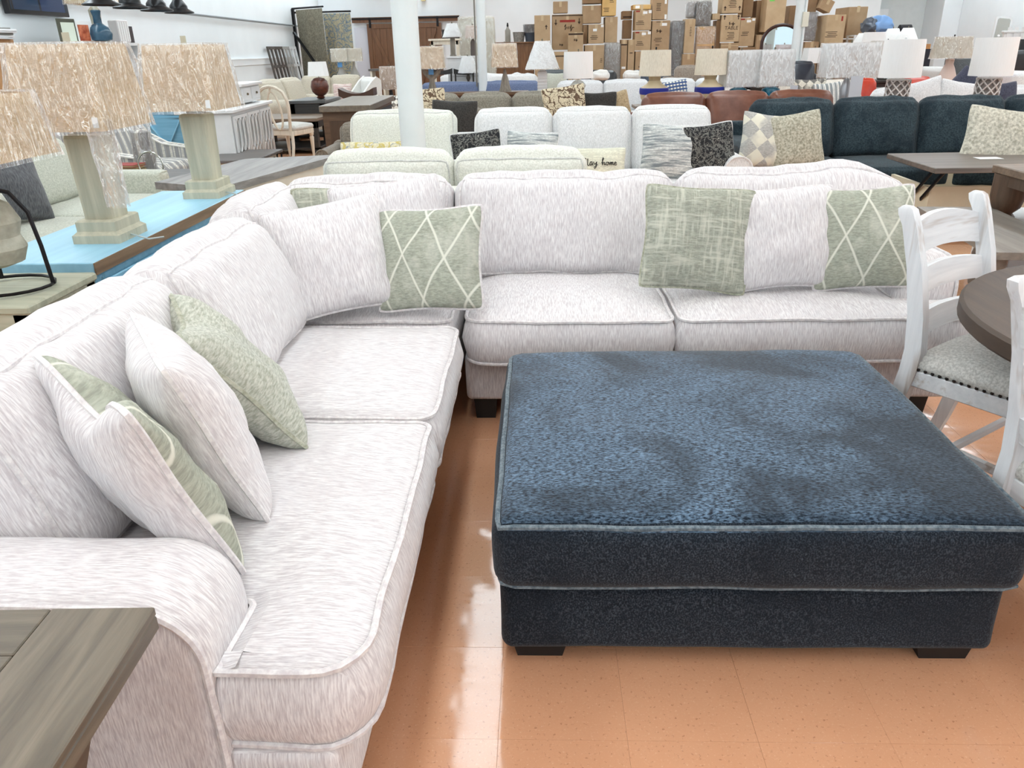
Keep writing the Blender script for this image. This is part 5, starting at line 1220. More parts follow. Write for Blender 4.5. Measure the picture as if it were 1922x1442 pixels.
# centre consoles
xa, xb = D(985, 178, 12.5).x, D(1125, 178, 12.5).x
table('grey console behind the taupe sofa with two white lamps', xa-.1, xb, 12.3, 12.75, .82, .04, M_gtop, M_offw, 'square', .06, apron=.06, name='console_table', cat='console')
p = D(1018, 150, 12.5)
def slats(t):
    for k in range(7): MB().box(-.075, .075, -.082, -.078, .03+k*.045, .05+k*.045).build('slat', M_wcab, t, smooth=0)
lamp('white slatted lamp with a pleated cone shade', p.x, 12.5, .82, [(.09, 0), (.09, .02), (.075, .03), (.07, .34), (.03, .37)], (.385, .76, .245, .095), M_wcab, M_white_sh, pleat=30, wrap=M_film, bsq=(1, 1, .05), extra=slats)
p = D(1085, 150, 12.5)
lamp('clear crystal lamp with a white drum shade in front of the cartons', p.x, 12.5, .82, [(.1, 0), (.11, .015), (.08, .03), (.1, .1), (.12, .14), (.08, .19), (.03, .22)], (.24, .61, .225, .215), plain('crystal_cut', (206, 204, 196), .08), M_white_sh)
xa, xb = D(770, 175, 14.5).x, D(992, 175, 14.5).x
table('long brown console with the whale tail lamp behind the taupe sofa', xa, xb, 14.3, 14.75, .80, .05, M_brcab, M_brcab, 'square', .06, apron=.06, name='console_table', cat='console')
M_drift = wood('driftwood', (104, 96, 86), (150, 142, 130), 'z', .7)
p = D(811, 150, 14.5)
def whale(t):
    for s_ in (-1, 1):
        pts = [(0, 0, .24), (s_*.06, 0, .29), (s_*.13, 0, .345), (s_*.18, 0, .41)]
        MB().tube(pts, [.05, .05, .035, .006], 8).build('fluke', M_drift, t)
    MB().box(-.045, .045, -.09, -.086, .30, .40).build('tag', MATS['blue_tag'], t, smooth=0)
lamp('whale tail driftwood lamp with a tan wrapped shade', p.x, 14.5, .80, [(.10, 0), (.10, .01), (.07, .08), (.045, .18), (.05, .25), (.012, .27), (.012, .38)], (.40, .75, .225, .2), M_drift, M_tan, sq=(1, 1, .1), wrap=M_film, extra=whale)
p = D(948, 150, 14.5)
lamp('driftwood cone lamp with a tan wrapped shade left of the pleated lamp', p.x, 14.5, .80, [(.11, 0), (.11, .01), (.09, .06), (.06, .2), (.03, .3), (.02, .36)], (.40, .77, .22, .195), M_drift, M_tan, sq=(1, 1, .1), wrap=M_film)
# blue sofa, pale sofas, far rows
M_blu = fabric('denim_blue', (88, 100, 130), (116, 128, 156), (80, 80, 80), bmp=.15)
sofa_px('denim blue sofa behind the long brown console', 790, 1012, 156, .93, Yfix=16.0, Dp=.95, n=2, mat=M_blu, arm='roll', armw=.2, seed=80, pipe=False)
M_pgr = fabric('pale_grey_linen', (196, 197, 198), (222, 223, 224), (80, 80, 80), bmp=.12)
sofa_px('pale grey sofa with a plaid pillow behind the gourd lamps', 1046, 1395, 152, 1.0, Yfix=14.0, Dp=.95, n=4, mat=M_pgr, arm='roll', armw=.2, seed=84, pipe=False)
pil_px('blue and cream plaid pillow on the pale grey sofa', 1273, 172, 13.45, (.46, .36), pattern('plaid_blue', (222, 220, 208), (120, 132, 150), 'plaid', 17, c3=(60, 84, 130)), seed=85, roll=-8)
pil_px('white pillow right of the gourd lamps on the pale grey sofa', 1362, 170, 13.4, (.5, .4), M_whl, seed=86, roll=12)
sofa_px('white sofa piled with throws behind the blue sofa', 826, 1008, 142, 1.0, Yfix=18.2, Dp=.95, n=3, mat=M_whl, arm=None, seed=88, pipe=False, wr=.03)
M_dgr = fabric('slate_grey_cloth', (74, 78, 80), (100, 104, 106), (80, 80, 80), bmp=.12)
M_dlea = plain('black_leather', (44, 43, 46), .35, var=10)
sofa_px('slate grey sofa in front of the left carton pile', 1012, 1066, 134, 1.05, Yfix=18.3, Dp=.95, n=1, mat=M_dgr, arm=None, seed=90, pipe=False)
sofa_px('black leather recliner in front of the carton pile', 1092, 1158, 134, 1.05, Yfix=18.4, Dp=.95, n=1, mat=M_dlea, arm=None, seed=91, pipe=False, wr=.02)
sofa_px('slate blue recliner sofa left of the taupe recliner', 1182, 1256, 134, 1.05, Yfix=18.0, Dp=.95, n=1, mat=fabric('slate_blue_cloth', (62, 70, 80), (88, 96, 106), (80, 80, 80), bmp=.12), arm=None, seed=92, pipe=False)
M_rec = fabric('mushroom_velvet', (124, 112, 100), (152, 140, 128), (60, 60, 60), bmp=.12)
sofa_px('mushroom brown recliner between the two gourd lamps', 1268, 1318, 126, 1.08, Yfix=16.4, Dp=1.0, n=1, mat=M_rec, arm='roll', armw=.22, seed=93, pipe=False, puff=.1)
for k, (px, py, Y, lb) in enumerate(((1127, 137, 17.6, 'folded white throw on the black recliner'), (1186, 137, 18.05, 'folded cream throw on the top left of the slate blue recliner'))):
    c = Cush(.36, .3, .16, .06, top=.04, wr=.02, seed=k); p = D(px, py, Y); tag(c.mesh((8, 6, 4)).build('folded_throw', MATS['white_linen'], None, (p.x, Y, p.z-.14), smooth=70), lb, 'throw')
p = D(1045, 147, 17.4); pil_px('pale cushion on the slate grey sofa behind the drum lamp', 1045, 150, 17.95, (.45, .35), M_ggrey, seed=94)
p = D(1382, 150, 15.5); t = thing('magazine_rack', 'dark slatted rack behind the right gourd lamp', 'rack', (p.x-.2, 15.5, 0))
for k in range(9): MB().box(-.3, .3, -.15, -.13, .1+k*.11, .16+k*.11).build('slat', plain('rack_grey', (96, 94, 90), .6), t, smooth=0)
for x in (-.3, .28): MB().box(x, x+.03, -.16, .16, 0, 1.08).build('side', M_bk, t, smooth=0)
# ================================================================ CARTON PILE ALONG THE BACK
L_ = 'label'
CY = 20.0
for args in [
 ('tall narrow carton with an oval stamp at the left end of the pile', 1003, 28, 1033, 131, CY, .5, 0, [('arrow', .75, .86, .1, 1), ('scrawl', .35, .28, .25), ('text', .62, .2, '7757-9', .12, M_ink, 90)], 0),
 ('wide carton with down arrows and red print beside the tall narrow one', 1036, 26, 1094, 94, CY+.1, .5, 1, [('arrow', .12, .86, .13, -1), ('arrow', .88, .88, .13, -1), ('bar', .5, .81, .36, .05, M_red), ('scrawl', .55, .62, .22), ('scrawl', .3, .14, .08), ('bar', .5, .965, .72, .02)], None),
 ('carton standing in front of the wide one with a dark band', 1066, 60, 1095, 98, CY-.15, .28, 0, [('bar', .5, .9, .34, .035), ('scrawl', .5, .6, .08)], None),
 ('low carton with a scrawled name under the wide one', 1040, 96, 1095, 131, CY-.15, .5, 0, [('scrawl', .55, .62, .3), ('bar', .25, .93, .4, .025)], 0),
 ('small plain carton flap on top of the wide carton', 1038, 2, 1066, 25, CY+.15, .3, 1, [], None),
 ('plain square carton with a white top edge high in the pile', 1094, 8, 1129, 44, CY+.0, .5, 1, [('bar', .5, .97, .42, .02, M_paper)], None),
 ('carton cut by the top edge above the square one', 1094, -14, 1129, 7, CY+.05, .45, 3, [], None),
 ('yellow carton with a drawn frame mark at the top of the pile', 1130, -12, 1157, 30, CY-.05, .5, 4, [('lines', .3, .35, .15, 3), ('lines', .65, .7, .12, 2)], None),
 ('square carton with a crooked white label', 1104, 45, 1134, 82, CY-.05, .5, 0, [(L_, .42, .70, .09, .055), (L_, .88, .9, .06, .05), ('lines', .35, .4, .2, 3)], None),
 ('dark carton behind the one with the crooked label', 1094, 46, 1103, 83, CY+.05, .4, 3, [], None),
 ('tall plain carton under the yellow one', 1135, 31, 1159, 80, CY, .5, 0, [], None),
 ('large plain carton near the drum lamp', 1097, 84, 1134, 132, CY-.05, .5, 0, [('lines', .85, .8, .05, 3)], 0),
 ('narrow carton with a white label right of the grey wrapped one', 1165, 74, 1177, 131, CY, .4, 1, [(L_, .5, .62, .09, .05), ('bar', .5, .93, .14, .03)], 0),
 ('narrow carton with a sideways arrow', 1178, 74, 1191, 131, CY+.02, .4, 0, [('bar', .5, .82, .07, .02), ('lines', .5, .2, .08, 3)], 0),
 ('dark small carton in the recess of the pile', 1168, 20, 1187, 36, CY+.4, .4, 3, [('bar', .5, .25, .2, .03)], None),
 ('dark carton below the recess one', 1170, 37, 1186, 73, CY+.4, .4, 3, [], None),
 ('carton with a red corner mark and two labels, upper of a matching pair', 1192, 18, 1223, 57, CY, .5, 0, [('bar', .15, .93, .09, .03, M_red), (L_, .6, .86, .1, .055), (L_, .9, .9, .07, .06), ('lines', .3, .45, .2, 3)], None),
 ('carton with a red corner mark and two labels, lower of a matching pair', 1191, 58, 1222, 95, CY, .5, 0, [('bar', .15, .93, .09, .03, M_red), (L_, .55, .86, .1, .055), (L_, .88, .9, .07, .06), ('lines', .3, .45, .2, 3)], None),
 ('carton under the matching pair', 1192, 96, 1222, 131, CY, .5, 1, [('bar', .3, .75, .06, .02)], 0),
 ('honey coloured carton behind the top of the matching pair', 1188, 8, 1222, 18, CY+.1, .5, 4, [(L_, .25, .5, .1, .06)], None),
 ('tall carton cut by the top edge with label strips', 1225, -14, 1254, 37, CY, .5, 1, [(L_, .85, .7, .05, .13), (L_, .88, .1, .05, .1), ('lines', .4, .6, .12, 5)], None),
 ('round-cornered carton with a crest and white label', 1223, 38, 1257, 96, CY-.02, .5, 1, [(L_, .68, .87, .12, .06), ('lines', .35, .95, .16, 1), ('scrawl', .4, .65, .12), ('lines', .35, .42, .22, 3), ('lines', .35, .2, .12, 1)], None),
 ('carton under the round-cornered one, behind the gourd lamp', 1224, 97, 1257, 131, CY, .5, 3, [], 0),
 ('tall narrow carton right of the film-wrapped chair', 1285, 35, 1304, 100, CY, .45, 2, [('lines', .55, .75, .05, 6)], None),
 ('low carton with red print under the tall narrow one', 1280, 101, 1304, 131, CY-.05, .45, 1, [('bar', .3, .75, .12, .05, M_red), ('bar', .6, .2, .2, .03)], 0),
 ('carton lettered TABLE, middle of its stack', 1353, 27, 1389, 79, CY, .5, 2, [('text', .55, .45, 'TABLE', .11), ('scrawl', .55, .66, .13), ('arrow', .15, .82, .1, 1), ('arrow', .88, .82, .1, 1), ('lines', .55, .35, .2, 5)], None),
 ('carton cut by the top edge on the TABLE carton', 1356, -16, 1394, 25, CY, .5, 2, [('lines', .5, .6, .2, 5), ('arrow', .15, .12, .1, 1), ('arrow', .88, .12, .1, 1)], None),
 ('shadowed carton under the TABLE carton', 1351, 80, 1385, 130, CY, .5, 1, [('bar', .5, .96, .4, .02, M_tape)], 0),
 ('small tan carton left of the top of the TABLE stack', 1337, 25, 1352, 37, CY+.05, .35, 2, [], None),
 ('thin carton left of the TABLE carton', 1341, 38, 1351, 131, CY+.1, .4, 3, [], 0),
 ('carton with a red corner mark right of the TABLE carton', 1388, 33, 1417, 87, CY, .5, 0, [('bar', .15, .95, .09, .03, M_red), (L_, .55, .88, .1, .05), (L_, .86, .93, .07, .05), ('lines', .35, .5, .2, 3)], None),
 ('low carton below the red cornered one', 1387, 88, 1416, 130, CY, .5, 3, [], 0),
 ('dark carton behind, top right of the TABLE stack', 1395, -10, 1414, 32, CY+.3, .5, 3, [], None),
 ('tall dark carton in the gap left of the green stickered one', 1415, 0, 1437, 130, CY+.35, .5, 3, [], 0),
 ('small upright carton beside the mirror frame', 1418, 65, 1431, 130, CY-.1, .3, 1, [], 0),
 ('huge plain carton with a green sticker behind the mirror', 1438, -20, 1475, 60, CY-.3, .5, 2, [('bar', .25, .77, .11, .07, plain('green_sticker', (110, 210, 90), .5))], None),
 ('carton holding up the green stickered one', 1438, 61, 1475, 130, CY-.3, .5, 1, [], 0),
 ('dark filler box added for the shaded gap right of the green stickered carton', 1476, 10, 1492, 130, CY+.1, .4, 3, [], 0),  # added box whose dark colour stands for the shade in the gap
 ('carton above the grey wrapped panel right of the column', 1512, -12, 1534, 23, CY, .5, 3, [], None),
 ('carton below the grey wrapped panel right of the column', 1508, 78, 1535, 131, CY-.2, .5, 1, [], 0),
 ('big carton with a block of fine print right of the column', 1549, 27, 1585, 92, CY-.4, .9, 2, [('lines', .35, .5, .3, 4), ('bar', .8, .88, .04, .1, M_red)], None),
 ('dark lower carton under the one with fine print', 1540, 93, 1586, 131, CY-.4, .6, 3, [], 0),
 ('big taped carton, rightmost tall one of the pile', 1590, 12, 1626, 72, CY+.1, .9, 1, [('bar', .5, .93, .07, .12, M_tape), ('bar', .7, .06, .07, .12, M_tape)], None),
 ('smaller taped carton under the rightmost tall one', 1583, 73, 1620, 131, CY+.1, .8, 1, [('bar', .6, .8, .07, .3, M_tape)], 0)]:
    lb, l, tp, r, bt, Y, dep, m, marks, z0 = args
    carton(lb, l, tp, r, bt, Y, dep, m, marks, z0, tape=(m != 3))
t = carton('tilted carton tumbling over the top right of the pile', 1536, -4, 1560, 20, CY-.2, .4, 1, [], None); t.rotation_euler.y = math.radians(24)
# wrapped goods among the cartons
M_gcl = fabric('grey_packing_cloth', (108, 106, 104), (142, 140, 138), (60, 60, 20), bmp=.1)
def wrapped(label, name, l, tp, r, bt, Y, dep, mat, cat, z0=None, film=M_film, rz=0):
    zb = D(l, bt, Y).z if z0 is None else z0; zt = D((l+r)/2, tp, Y).z; xm = D((l+r)/2, (tp+bt)/2, Y).x; w_ = (D(r, bt, Y).x-D(l, bt, Y).x)/2-.005
    t = thing(name, label, cat, (xm, Y+dep/2, zb), rz)
    c = Cush(2*w_, dep, zt-zb, .04, top=.01, front=.02, wr=.006); c.mesh((6, 4, 6)).build('contents', mat, t, smooth=70)
    c = Cush(2*w_+.02, dep+.02, zt-zb+.012, .03, top=.01, front=.02, wr=.02, fr=9, seed=3); c.mesh((10, 4, 12)).build('plastic_wrap', film, t, smooth=180)
    return t
wrapped('grey upholstered ottoman stood on end in plastic among the cartons', 'wrapped_ottoman', 1136, 82, 1164, 131, CY-.1, .3, plain('panel_grey2', (150, 146, 140), .6), 'wrapped furniture', 0)
wrapped('dark grey wrapped chair back standing on the tall narrow carton', 'wrapped_chair', 1307, 3, 1335, 49, CY+.05, .3, M_gcl, 'wrapped furniture')
wrapped('paler grey wrapped chair back left of the dark grey one', 'wrapped_chair', 1291, 4, 1305, 34, CY+.1, .3, plain('pale_pack', (172, 170, 170), .6), 'wrapped furniture')
wrapped('grey armchair under clear film left of the tall narrow carton', 'wrapped_chair', 1259, 40, 1284, 131, CY+.1, .4, plain('film_grey', (128, 132, 136), .6), 'wrapped furniture', 0)
t = wrapped('pine headboard in clear plastic between the gourd lamps', 'wrapped_headboard', 1306, 50, 1341, 131, CY, .2, wood('raw_pine', (196, 152, 100), (222, 182, 132), 'z', .6), 'wrapped furniture', 0)
MB().box(-.2, .2, -.13, -.1, 1.45, 1.49).build('rail', MATS['raw_pine'], t, smooth=0)
wrapped('silver grey wrapped ottoman stood on end right of the far column', 'wrapped_ottoman', 1509, 24, 1533, 77, CY-.15, .2, plain('silver_pack', (140, 138, 140), .4), 'wrapped furniture')
wrapped('cream mattress upright in plastic behind the thin column', 'wrapped_mattress', 862, 32, 928, 140, 19.0, .32, plain('mattress_cream', (216, 210, 192), .7, var=6), 'mattress', 0)
for px, py, lb in ((1650, 52, 'sky blue plastic bag of bedding above the lamp shades'), (1632, 54, 'dark bundle of bedding beside the blue bag')):
    p = D(px, py, 19.6); c = Cush(.5 if px > 1640 else .3, .4, .26, .1, top=.08, wr=.05, fr=6, seed=px)
    tag(c.mesh((8, 6, 6)).build('bedding_bag', plain('bag_blue' if px > 1640 else 'bag_grey', (120, 158, 206) if px > 1640 else (84, 92, 104), .3), None, (p.x, 19.6, p.z-.1), smooth=70), lb, 'bag')
p = D(1675, 52, 19.6); tag(MB().lathe([(.02, 0), (.11, .01), (.11, .26), (.02, .27)], 16).build('black_bolster', plain('bolster_black', (34, 34, 38), .7), None, (p.x+.15, 19.6, p.z-.05), (0, PI/2, 0)), 'black cylinder bolster beside the blue plastic bag', 'bolster')
xa, xb = D(1600, 62, 19.6).x, D(1700, 62, 19.6).x
t = thing('storage_rack', 'tall white storage rack behind the empire lamp shades', 'shelf', ((xa+xb)/2, 19.7, 0))
for z in (.4, 1.0, D(1650, 62, 19.6).z-.03): MB().box(-(xb-xa)/2, (xb-xa)/2, -.25, .25, z-.03, z).build('shelf', M_wcab, t, smooth=0)
for x in (-(xb-xa)/2, (xb-xa)/2-.04):
    for y in (-.25, .21): MB().box(x, x+.04, y, y+.04, 0, D(1650, 62, 19.6).z-.06).build('upright', M_wcab, t, smooth=0)
# wooden wardrobe with bottle, basket and bin
M_arm = wood('armoire_brown', (104, 70, 42), (138, 98, 62), 'z', .4)
xa, xb, zt = D(928, 80, 20.3).x, D(1002, 80, 20.3).x, D(960, 79, 20.3).z
t = thing('wardrobe', 'low brown wooden wardrobe left of the carton pile', 'wardrobe', ((xa+xb)/2, 20.6, 0))
MB().box(-(xb-xa)/2, (xb-xa)/2, -.25, .28, 0, zt-.03, .004).build('body', M_arm, t, smooth=0); MB().box(-(xb-xa)/2-.02, (xb-xa)/2+.02, -.3, .3, zt-.03, zt, .006).build('top', M_arm, t, smooth=0)
for s_ in (0, 1): d = MB().box(-(xb-xa)/2*(1-s_)+.01, (xb-xa)/2*s_-.01 if s_ else -.01, -.272, -.25, .08, zt-.1, .004).build('door', M_arm, t, smooth=0); MB().sphere(((-.04 if s_ == 0 else .04), -.285, .8), .015).build('knob', M_black, d)
p = D(953, 78, 20.4)
t = thing('bottle_vase', 'tall grey bottle vase with a black stopper on the wardrobe', 'vase', (p.x, 20.5, zt)); MB().lathe([(.06, 0), (.065, .02), (.065, .26), (.03, .31), (.025, .34)], 14).build('bottle', plain('bottle_grey', (150, 144, 134), .6, var=10), t); MB().lathe([(.02, .34), (.025, .37), (.012, .43)], 8).build('stopper', M_black, t)
p = D(974, 78, 20.4)
t = thing('wire_basket', 'grey ribbed basket on the wardrobe', 'basket', (p.x, 20.5, zt)); MB().lathe([(.12, 0), (.15, .22), (.143, .22), (.115, .01)], 18, cap=False, closeprof=False).build('side', plain('basket_grey', (140, 136, 130), .7, var=20, scale=30), t)
MB().lathe([(.12, 0), (.12, .01)], 18).build('bottom', MATS['basket_grey'], t)
p = D(995, 78, 20.4)
t = thing('plastic_bin', 'dark blue bin with a plastic liner on the wardrobe', 'bin', (p.x+.03, 20.5, zt)); MB().lathe([(.14, 0), (.19, .36), (.2, .38), (.19, .38), (.18, .36), (.13, .01)], 18, cap=False).build('bin', plain('bin_blue', (66, 74, 86), .5), t)
MB().lathe([(.205, .2), (.205, .36), (.21, .385), (.1, .39)], 18, cap=False).build('liner', M_film, t, smooth=180); MB().lathe([(.14, 0), (.14, .01)], 18).build('bottom', MATS['bin_blue'], t)
# white dresser group left of the thin column
p = D(872, 107, 17.2)
xa, xb = D(838, 106, 17.0).x, D(905, 106, 17.0).x; zt = D(870, 105, 17.0).z
t = thing('white_dresser', 'white dresser behind the blue sofa left of the thin column', 'dresser', ((xa+xb)/2, 17.15, 0))
MB().box(-(xb-xa)/2+.02, (xb-xa)/2-.02, -.2, .2, .05, zt-.04, .004).build('body', M_wcab, t, smooth=0); MB().box(-(xb-xa)/2, (xb-xa)/2, -.23, .23, zt-.04, zt, .006).build('top', M_wcab, t, smooth=0)
for k in range(4): d = MB().box(-(xb-xa)/2+.05, (xb-xa)/2-.05, -.215, -.2, .12+k*.29, .12+k*.29+.26, .004).build('drawer', M_wcab, t, smooth=0); MB().sphere((0, -.225, .25+k*.29), .014).build('knob', M_brass, d)
for x in (-(xb-xa)/2+.05, (xb-xa)/2-.1): MB().box(x, x+.05, -.18, -.13, 0, .05).build('foot', M_wcab, t, smooth=0)
p = D(850, 100, 17.0)
lamp('grey post lamp with a pleated white empire shade on the white dresser', p.x, 17.05, zt, [(.06, 0), (.06, .02), (.05, .03), (.045, .33), (.02, .36)], (.36, .60, .19, .09), M_drift, M_white_sh, pleat=20, wrap=M_film, bsq=(1, 1, .1), n=16)
p = D(888, 100, 17.0)
lamp('dark bottle lamp with a blush wrapped shade beside the thin column', p.x, 17.05, zt, [(.05, 0), (.055, .02), (.05, .25), (.02, .31)], (.33, .56, .14, .125), plain('dark_wood_lamp', (92, 82, 78), .6), fabric('blush_shade', (214, 190, 172), (232, 212, 196), (60, 60, 20), bmp=.05, sheen=0), sq=(1, 1, .1), wrap=M_film, n=14)
p = D(877, 125, 16.6)
table('low dark table behind the blue sofa with the small white lamp', p.x-.4, p.x+.4, 16.55, 16.95, .86, .03, M_bk, M_bk, 'square', .05, name='end_table', apron=.05)
lamp('small ornate lamp with a flared white shade in front of the dresser', p.x, 16.75, .86, [(.06, 0), (.06, .01), (.02, .04), (.045, .1), (.02, .18), (.015, .2)], (.2, .5, .2, .10), plain('ornate_bronze', (88, 80, 74), .4, .4), M_white_sh, pleat=22, wrap=M_film, n=14)
p = D(822, 80, 18.5)
table('pale console behind the whale tail lamp with a dark pillow on it', p.x-.2, p.x+.5, 18.4, 18.8, D(822, 73, 18.5).z, .04, M_cream, M_cream, 'square', .05, name='console_table', cat='console')
pillow('dark grey pillow lying on the pale console', (.42, .2, .12), (p.x+.28, 18.55, D(822, 73, 18.5).z), 0, 8, 0, M_dkb, None, seed=99, n=10)
for k, px in enumerate((838, 880)):
    p = D(px, 136, 17.3-.9); t = thing('bar_stool', ('dark curved-back stool left, behind the whale tail lamp', 'dark curved-back stool right, beside the thin column')[k], 'stool', (p.x-.12, 16.68, 0))
    zt2 = p.z
    rings = [[(.21*u, .06*(1-u*u)+dy, zt2-.05+.02*u*u+dz) for dy, dz in ((0, 0), (0, .08+.02*u*u), (.03, .08+.02*u*u), (.03, 0))] for u in [-1+2*i/8 for i in range(9)]]
    MB().loft(rings).build('back_rail', M_bk, t, smooth=50)
    Cush(.4, .38, .08, .03, top=.02).mesh((4, 4, 2)).build('seat', M_dlea, t, (0, -.15, .60), smooth=70)
    for x in (-.18, .18): MB().tube([(x, .02, zt2), (x, 0, .6), (x*1.1, .05, 0)], .018, 5).build('leg', M_bk, t); MB().tube([(x, -.3, .6), (x*1.1, -.33, 0)], .018, 5).build('leg', M_bk, t)
# far left cluster by the rug rack
for k, (px, lb) in enumerate(((642, 'grey teardrop lamp with an oval ivory shade, left of the pair by the rugs'), (664, 'grey teardrop lamp with an oval ivory shade, right of the pair by the rugs'))):
    p = D(px, 140, 18.6)
    def tg(t):
        if px < 650: MB().box(-.05, .05, -.12, -.116, .28, .38).build('tag', MATS['blue_tag'], t, smooth=0)
    lamp(lb, p.x, 18.6+.1*k, .9, [(.06, 0), (.1, .03), (.12, .1), (.07, .2), (.025, .3), (.02, .38)], (.4, .66, .2, .2), plain('teardrop_grey', (150, 146, 140), .3), M_ivory, sq=None, wrap=M_film, extra=tg, group='teardrop lamps by the rugs')
p = D(655, 140, 18.6); table('beige console under the pair of teardrop lamps', p.x-.7, p.x+.55, 18.4, 18.95, .9, .04, M_offw, M_offw, 'square', .06, name='console_table', cat='console')
p = D(690, 150, 17.4)
t = thing('cubby_console', 'cream cubby console with a grey top left of the near column', 'console', (p.x+.38, 18.1, 0))
MB().box(-.45, .4, -.2, .25, 1.10, 1.14).build('top', M_gtop, t, smooth=0)
for z in (.1, .5, .85): MB().box(-.42, .37, -.18, .22, z, z+.04).build('shelf', M_offw, t, smooth=0)
for x in (-.42, -.16, .1, .33): MB().box(x, x+.04, -.18, .22, 0, 1.1).build('divider', M_offw, t, smooth=0)
p = D(730, 145, 15.8)
t = lamp('tall tan wrapped shade lamp beside the near column', p.x, 15.9, .5, [(.1, 0), (.12, .02), (.05, .1), (.03, .3)], (.32, .72, .17, .16), M_bk, fabric('rose_tan_shade', (180, 152, 128), (206, 180, 154), (60, 60, 20), bmp=.05, sheen=0), sq=(1, 1, .2), wrap=M_film)
table('dark end table under the tall tan wrapped lamp', p.x-.3, p.x+.3, 15.65, 16.15, .5, .04, M_bk, M_bk, 'square', .05, name='end_table')
M_ccow = pattern('cow_spots', (222, 218, 208), (70, 60, 54), 'check', 16)
p = D(715, 178, 13.4); c = Cush(.75, .5, .35, .1, top=.05, wr=.02); t = thing('spotted_ottoman', 'white ottoman with dark spots beside the near column', 'ottoman', (p.x, 13.5, 0))
c.mesh((8, 6, 4)).build('cushion', M_ccow, t, (0, 0, .42), smooth=70); feet(t, [(-.25, -.15), (.25, -.15), (-.25, .15), (.25, .15)], .44, .08)
p = D(672, 178, 14.0); t = thing('leather_stool', 'dark brown saddle stool behind the brown cabinet', 'stool', (p.x, 14.0, 0))
MB().loft([[(x, y, .72+.09*(x/.3)**2+dz) for y, dz in ((-.16, 0), (.16, 0), (.16, .12), (-.16, .12))] for x in [-.3+.6*i/8 for i in range(9)]]).build('saddle', plain('saddle_brown', (72, 46, 34), .4), t, smooth=60)
for x in (-.2, .2):
    for y in (-.12, .12): MB().tube([(x, y, .74), (x*1.2, y*1.3, 0)], .02, 5).build('leg', M_bk, t)
# ================================================================ FAR RIGHT
sofa_px('pale grey sectional behind the lattice lamps', 1640, 1960, 168, .94, Yfix=11.8, Dp=1.0, n=4, mat=M_pgr, arm='roll', seed=100, pipe=False, wr=.012)
pil_px('pale pillow slouching on the grey sectional between the lattice lamps', 1745, 185, 11.2, (.62, .42), M_pgr, seed=101, roll=-14)
pil_px('second pale pillow on the grey sectional left of the right lattice lamp', 1800, 186, 11.15, (.62, .42), M_pgr, seed=102, roll=10)
pil_px('dark navy pillow standing on its corner behind the pale pillows', 1783, 167, 11.45, (.38, .38), fabric('navy_cloth', (48, 50, 66), (74, 78, 94), (90, 90, 90), bmp=.15), seed=103, roll=45)
pil_px('dark navy pillow right of the right lattice lamp', 1890, 182, 11.2, (.42, .40), MATS['navy_cloth'], seed=104, roll=-5)
M_oat = fabric('oatmeal_cloth', (196, 188, 176), (220, 214, 204), (80, 80, 80), bmp=.12)
sofa_px('oatmeal sofa with patterned pillows behind the leather sofa', 1466, 1608, 155, .98, Yfix=13.2, Dp=.95, n=2, mat=M_oat, arm='block', armw=.16, seed=105, pipe=False)
pil_px('grey zigzag pillow on the oatmeal sofa', 1522, 166, 12.6, (.56, .34), pattern('zigzag', (206, 200, 186), (110, 108, 104), 'check', 12), seed=106)
pil_px('grey and white striped bolster pillow on the oatmeal sofa', 1562, 170, 12.4, (.46, .26), pattern('wide_stripe', (222, 220, 214), (136, 142, 144), 'stripe', 14), seed=107, roll=-5)
M_redv = plain('orange_red_vinyl', (186, 62, 42), .3, var=14)
sofa_px('orange red vinyl armchair left of the lattice lamps', 1606, 1648, 151, 1.0, Yfix=14.4, Dp=.9, n=1, mat=M_redv, arm='block', armw=.05, seed=110, pipe=False)
sofa_px('orange red vinyl sofa between the lattice lamps', 1696, 1752, 147, 1.0, Yfix=15.2, Dp=.9, n=1, mat=M_redv, arm='block', armw=.08, seed=111, pipe=False)
sofa_px('orange red vinyl sofa behind the right lattice lamp', 1788, 1826, 147, 1.0, Yfix=15.2, Dp=.9, n=1, mat=M_redv, arm='block', armw=.08, seed=112, pipe=False)
p = D(1782, 150, 13.6)
table('pale end table under the frosted pear lamp', p.x-.28, p.x+.28, 13.45, 13.95, .72, .04, M_offw, M_offw, 'square', .05, name='end_table')
lamp('frosted pink glass pear lamp with a film-wrapped beige shade', p.x, 13.7, .72, [(.09, 0), (.12, .02), (.15, .1), (.14, .2), (.09, .34), (.06, .40), (.065, .47), (.04, .48)], (.49, .80, .31, .26), plain('frosted_pink', (206, 184, 174), .3), fabric('flax_shade', (176, 164, 140), (204, 192, 168), (60, 60, 160), bmp=.1, sheen=0), wrap=M_film, finial=M_black)
sofa_px('navy leather chair with a high headrest beside the far column', 1472, 1534, 119, 1.15, Yfix=15.6, Dp=.9, n=1, mat=plain('navy_leather', (30, 36, 48), .28, var=8), arm='block', armw=.06, seed=113, pipe=False, puff=.08)
p = D(1469, 140, 16.3); t = lamp('rose lamp shade wrapped in film behind the teal lamps', p.x, 16.4, .75, [(.1, 0), (.1, .03), (.04, .1), (.03, .22)], (.24, .70, .14, .13), M_redv, fabric('rose_shade', (206, 190, 190), (226, 212, 212), (60, 60, 20), bmp=.05, sheen=0), sq=(1, 1, .2), wrap=M_film)
table('dark end table under the rose lamp', p.x-.3, p.x+.3, 16.1, 16.7, .75, .04, M_bk, M_bk, 'square', .05, name='end_table')
p = D(1528, 118, 17.0); table('dark end table under the small white lamp right of the column', p.x-.35, p.x+.35, 16.8, 17.3, .80, .04, M_bk, M_bk, 'square', .05, name='end_table')
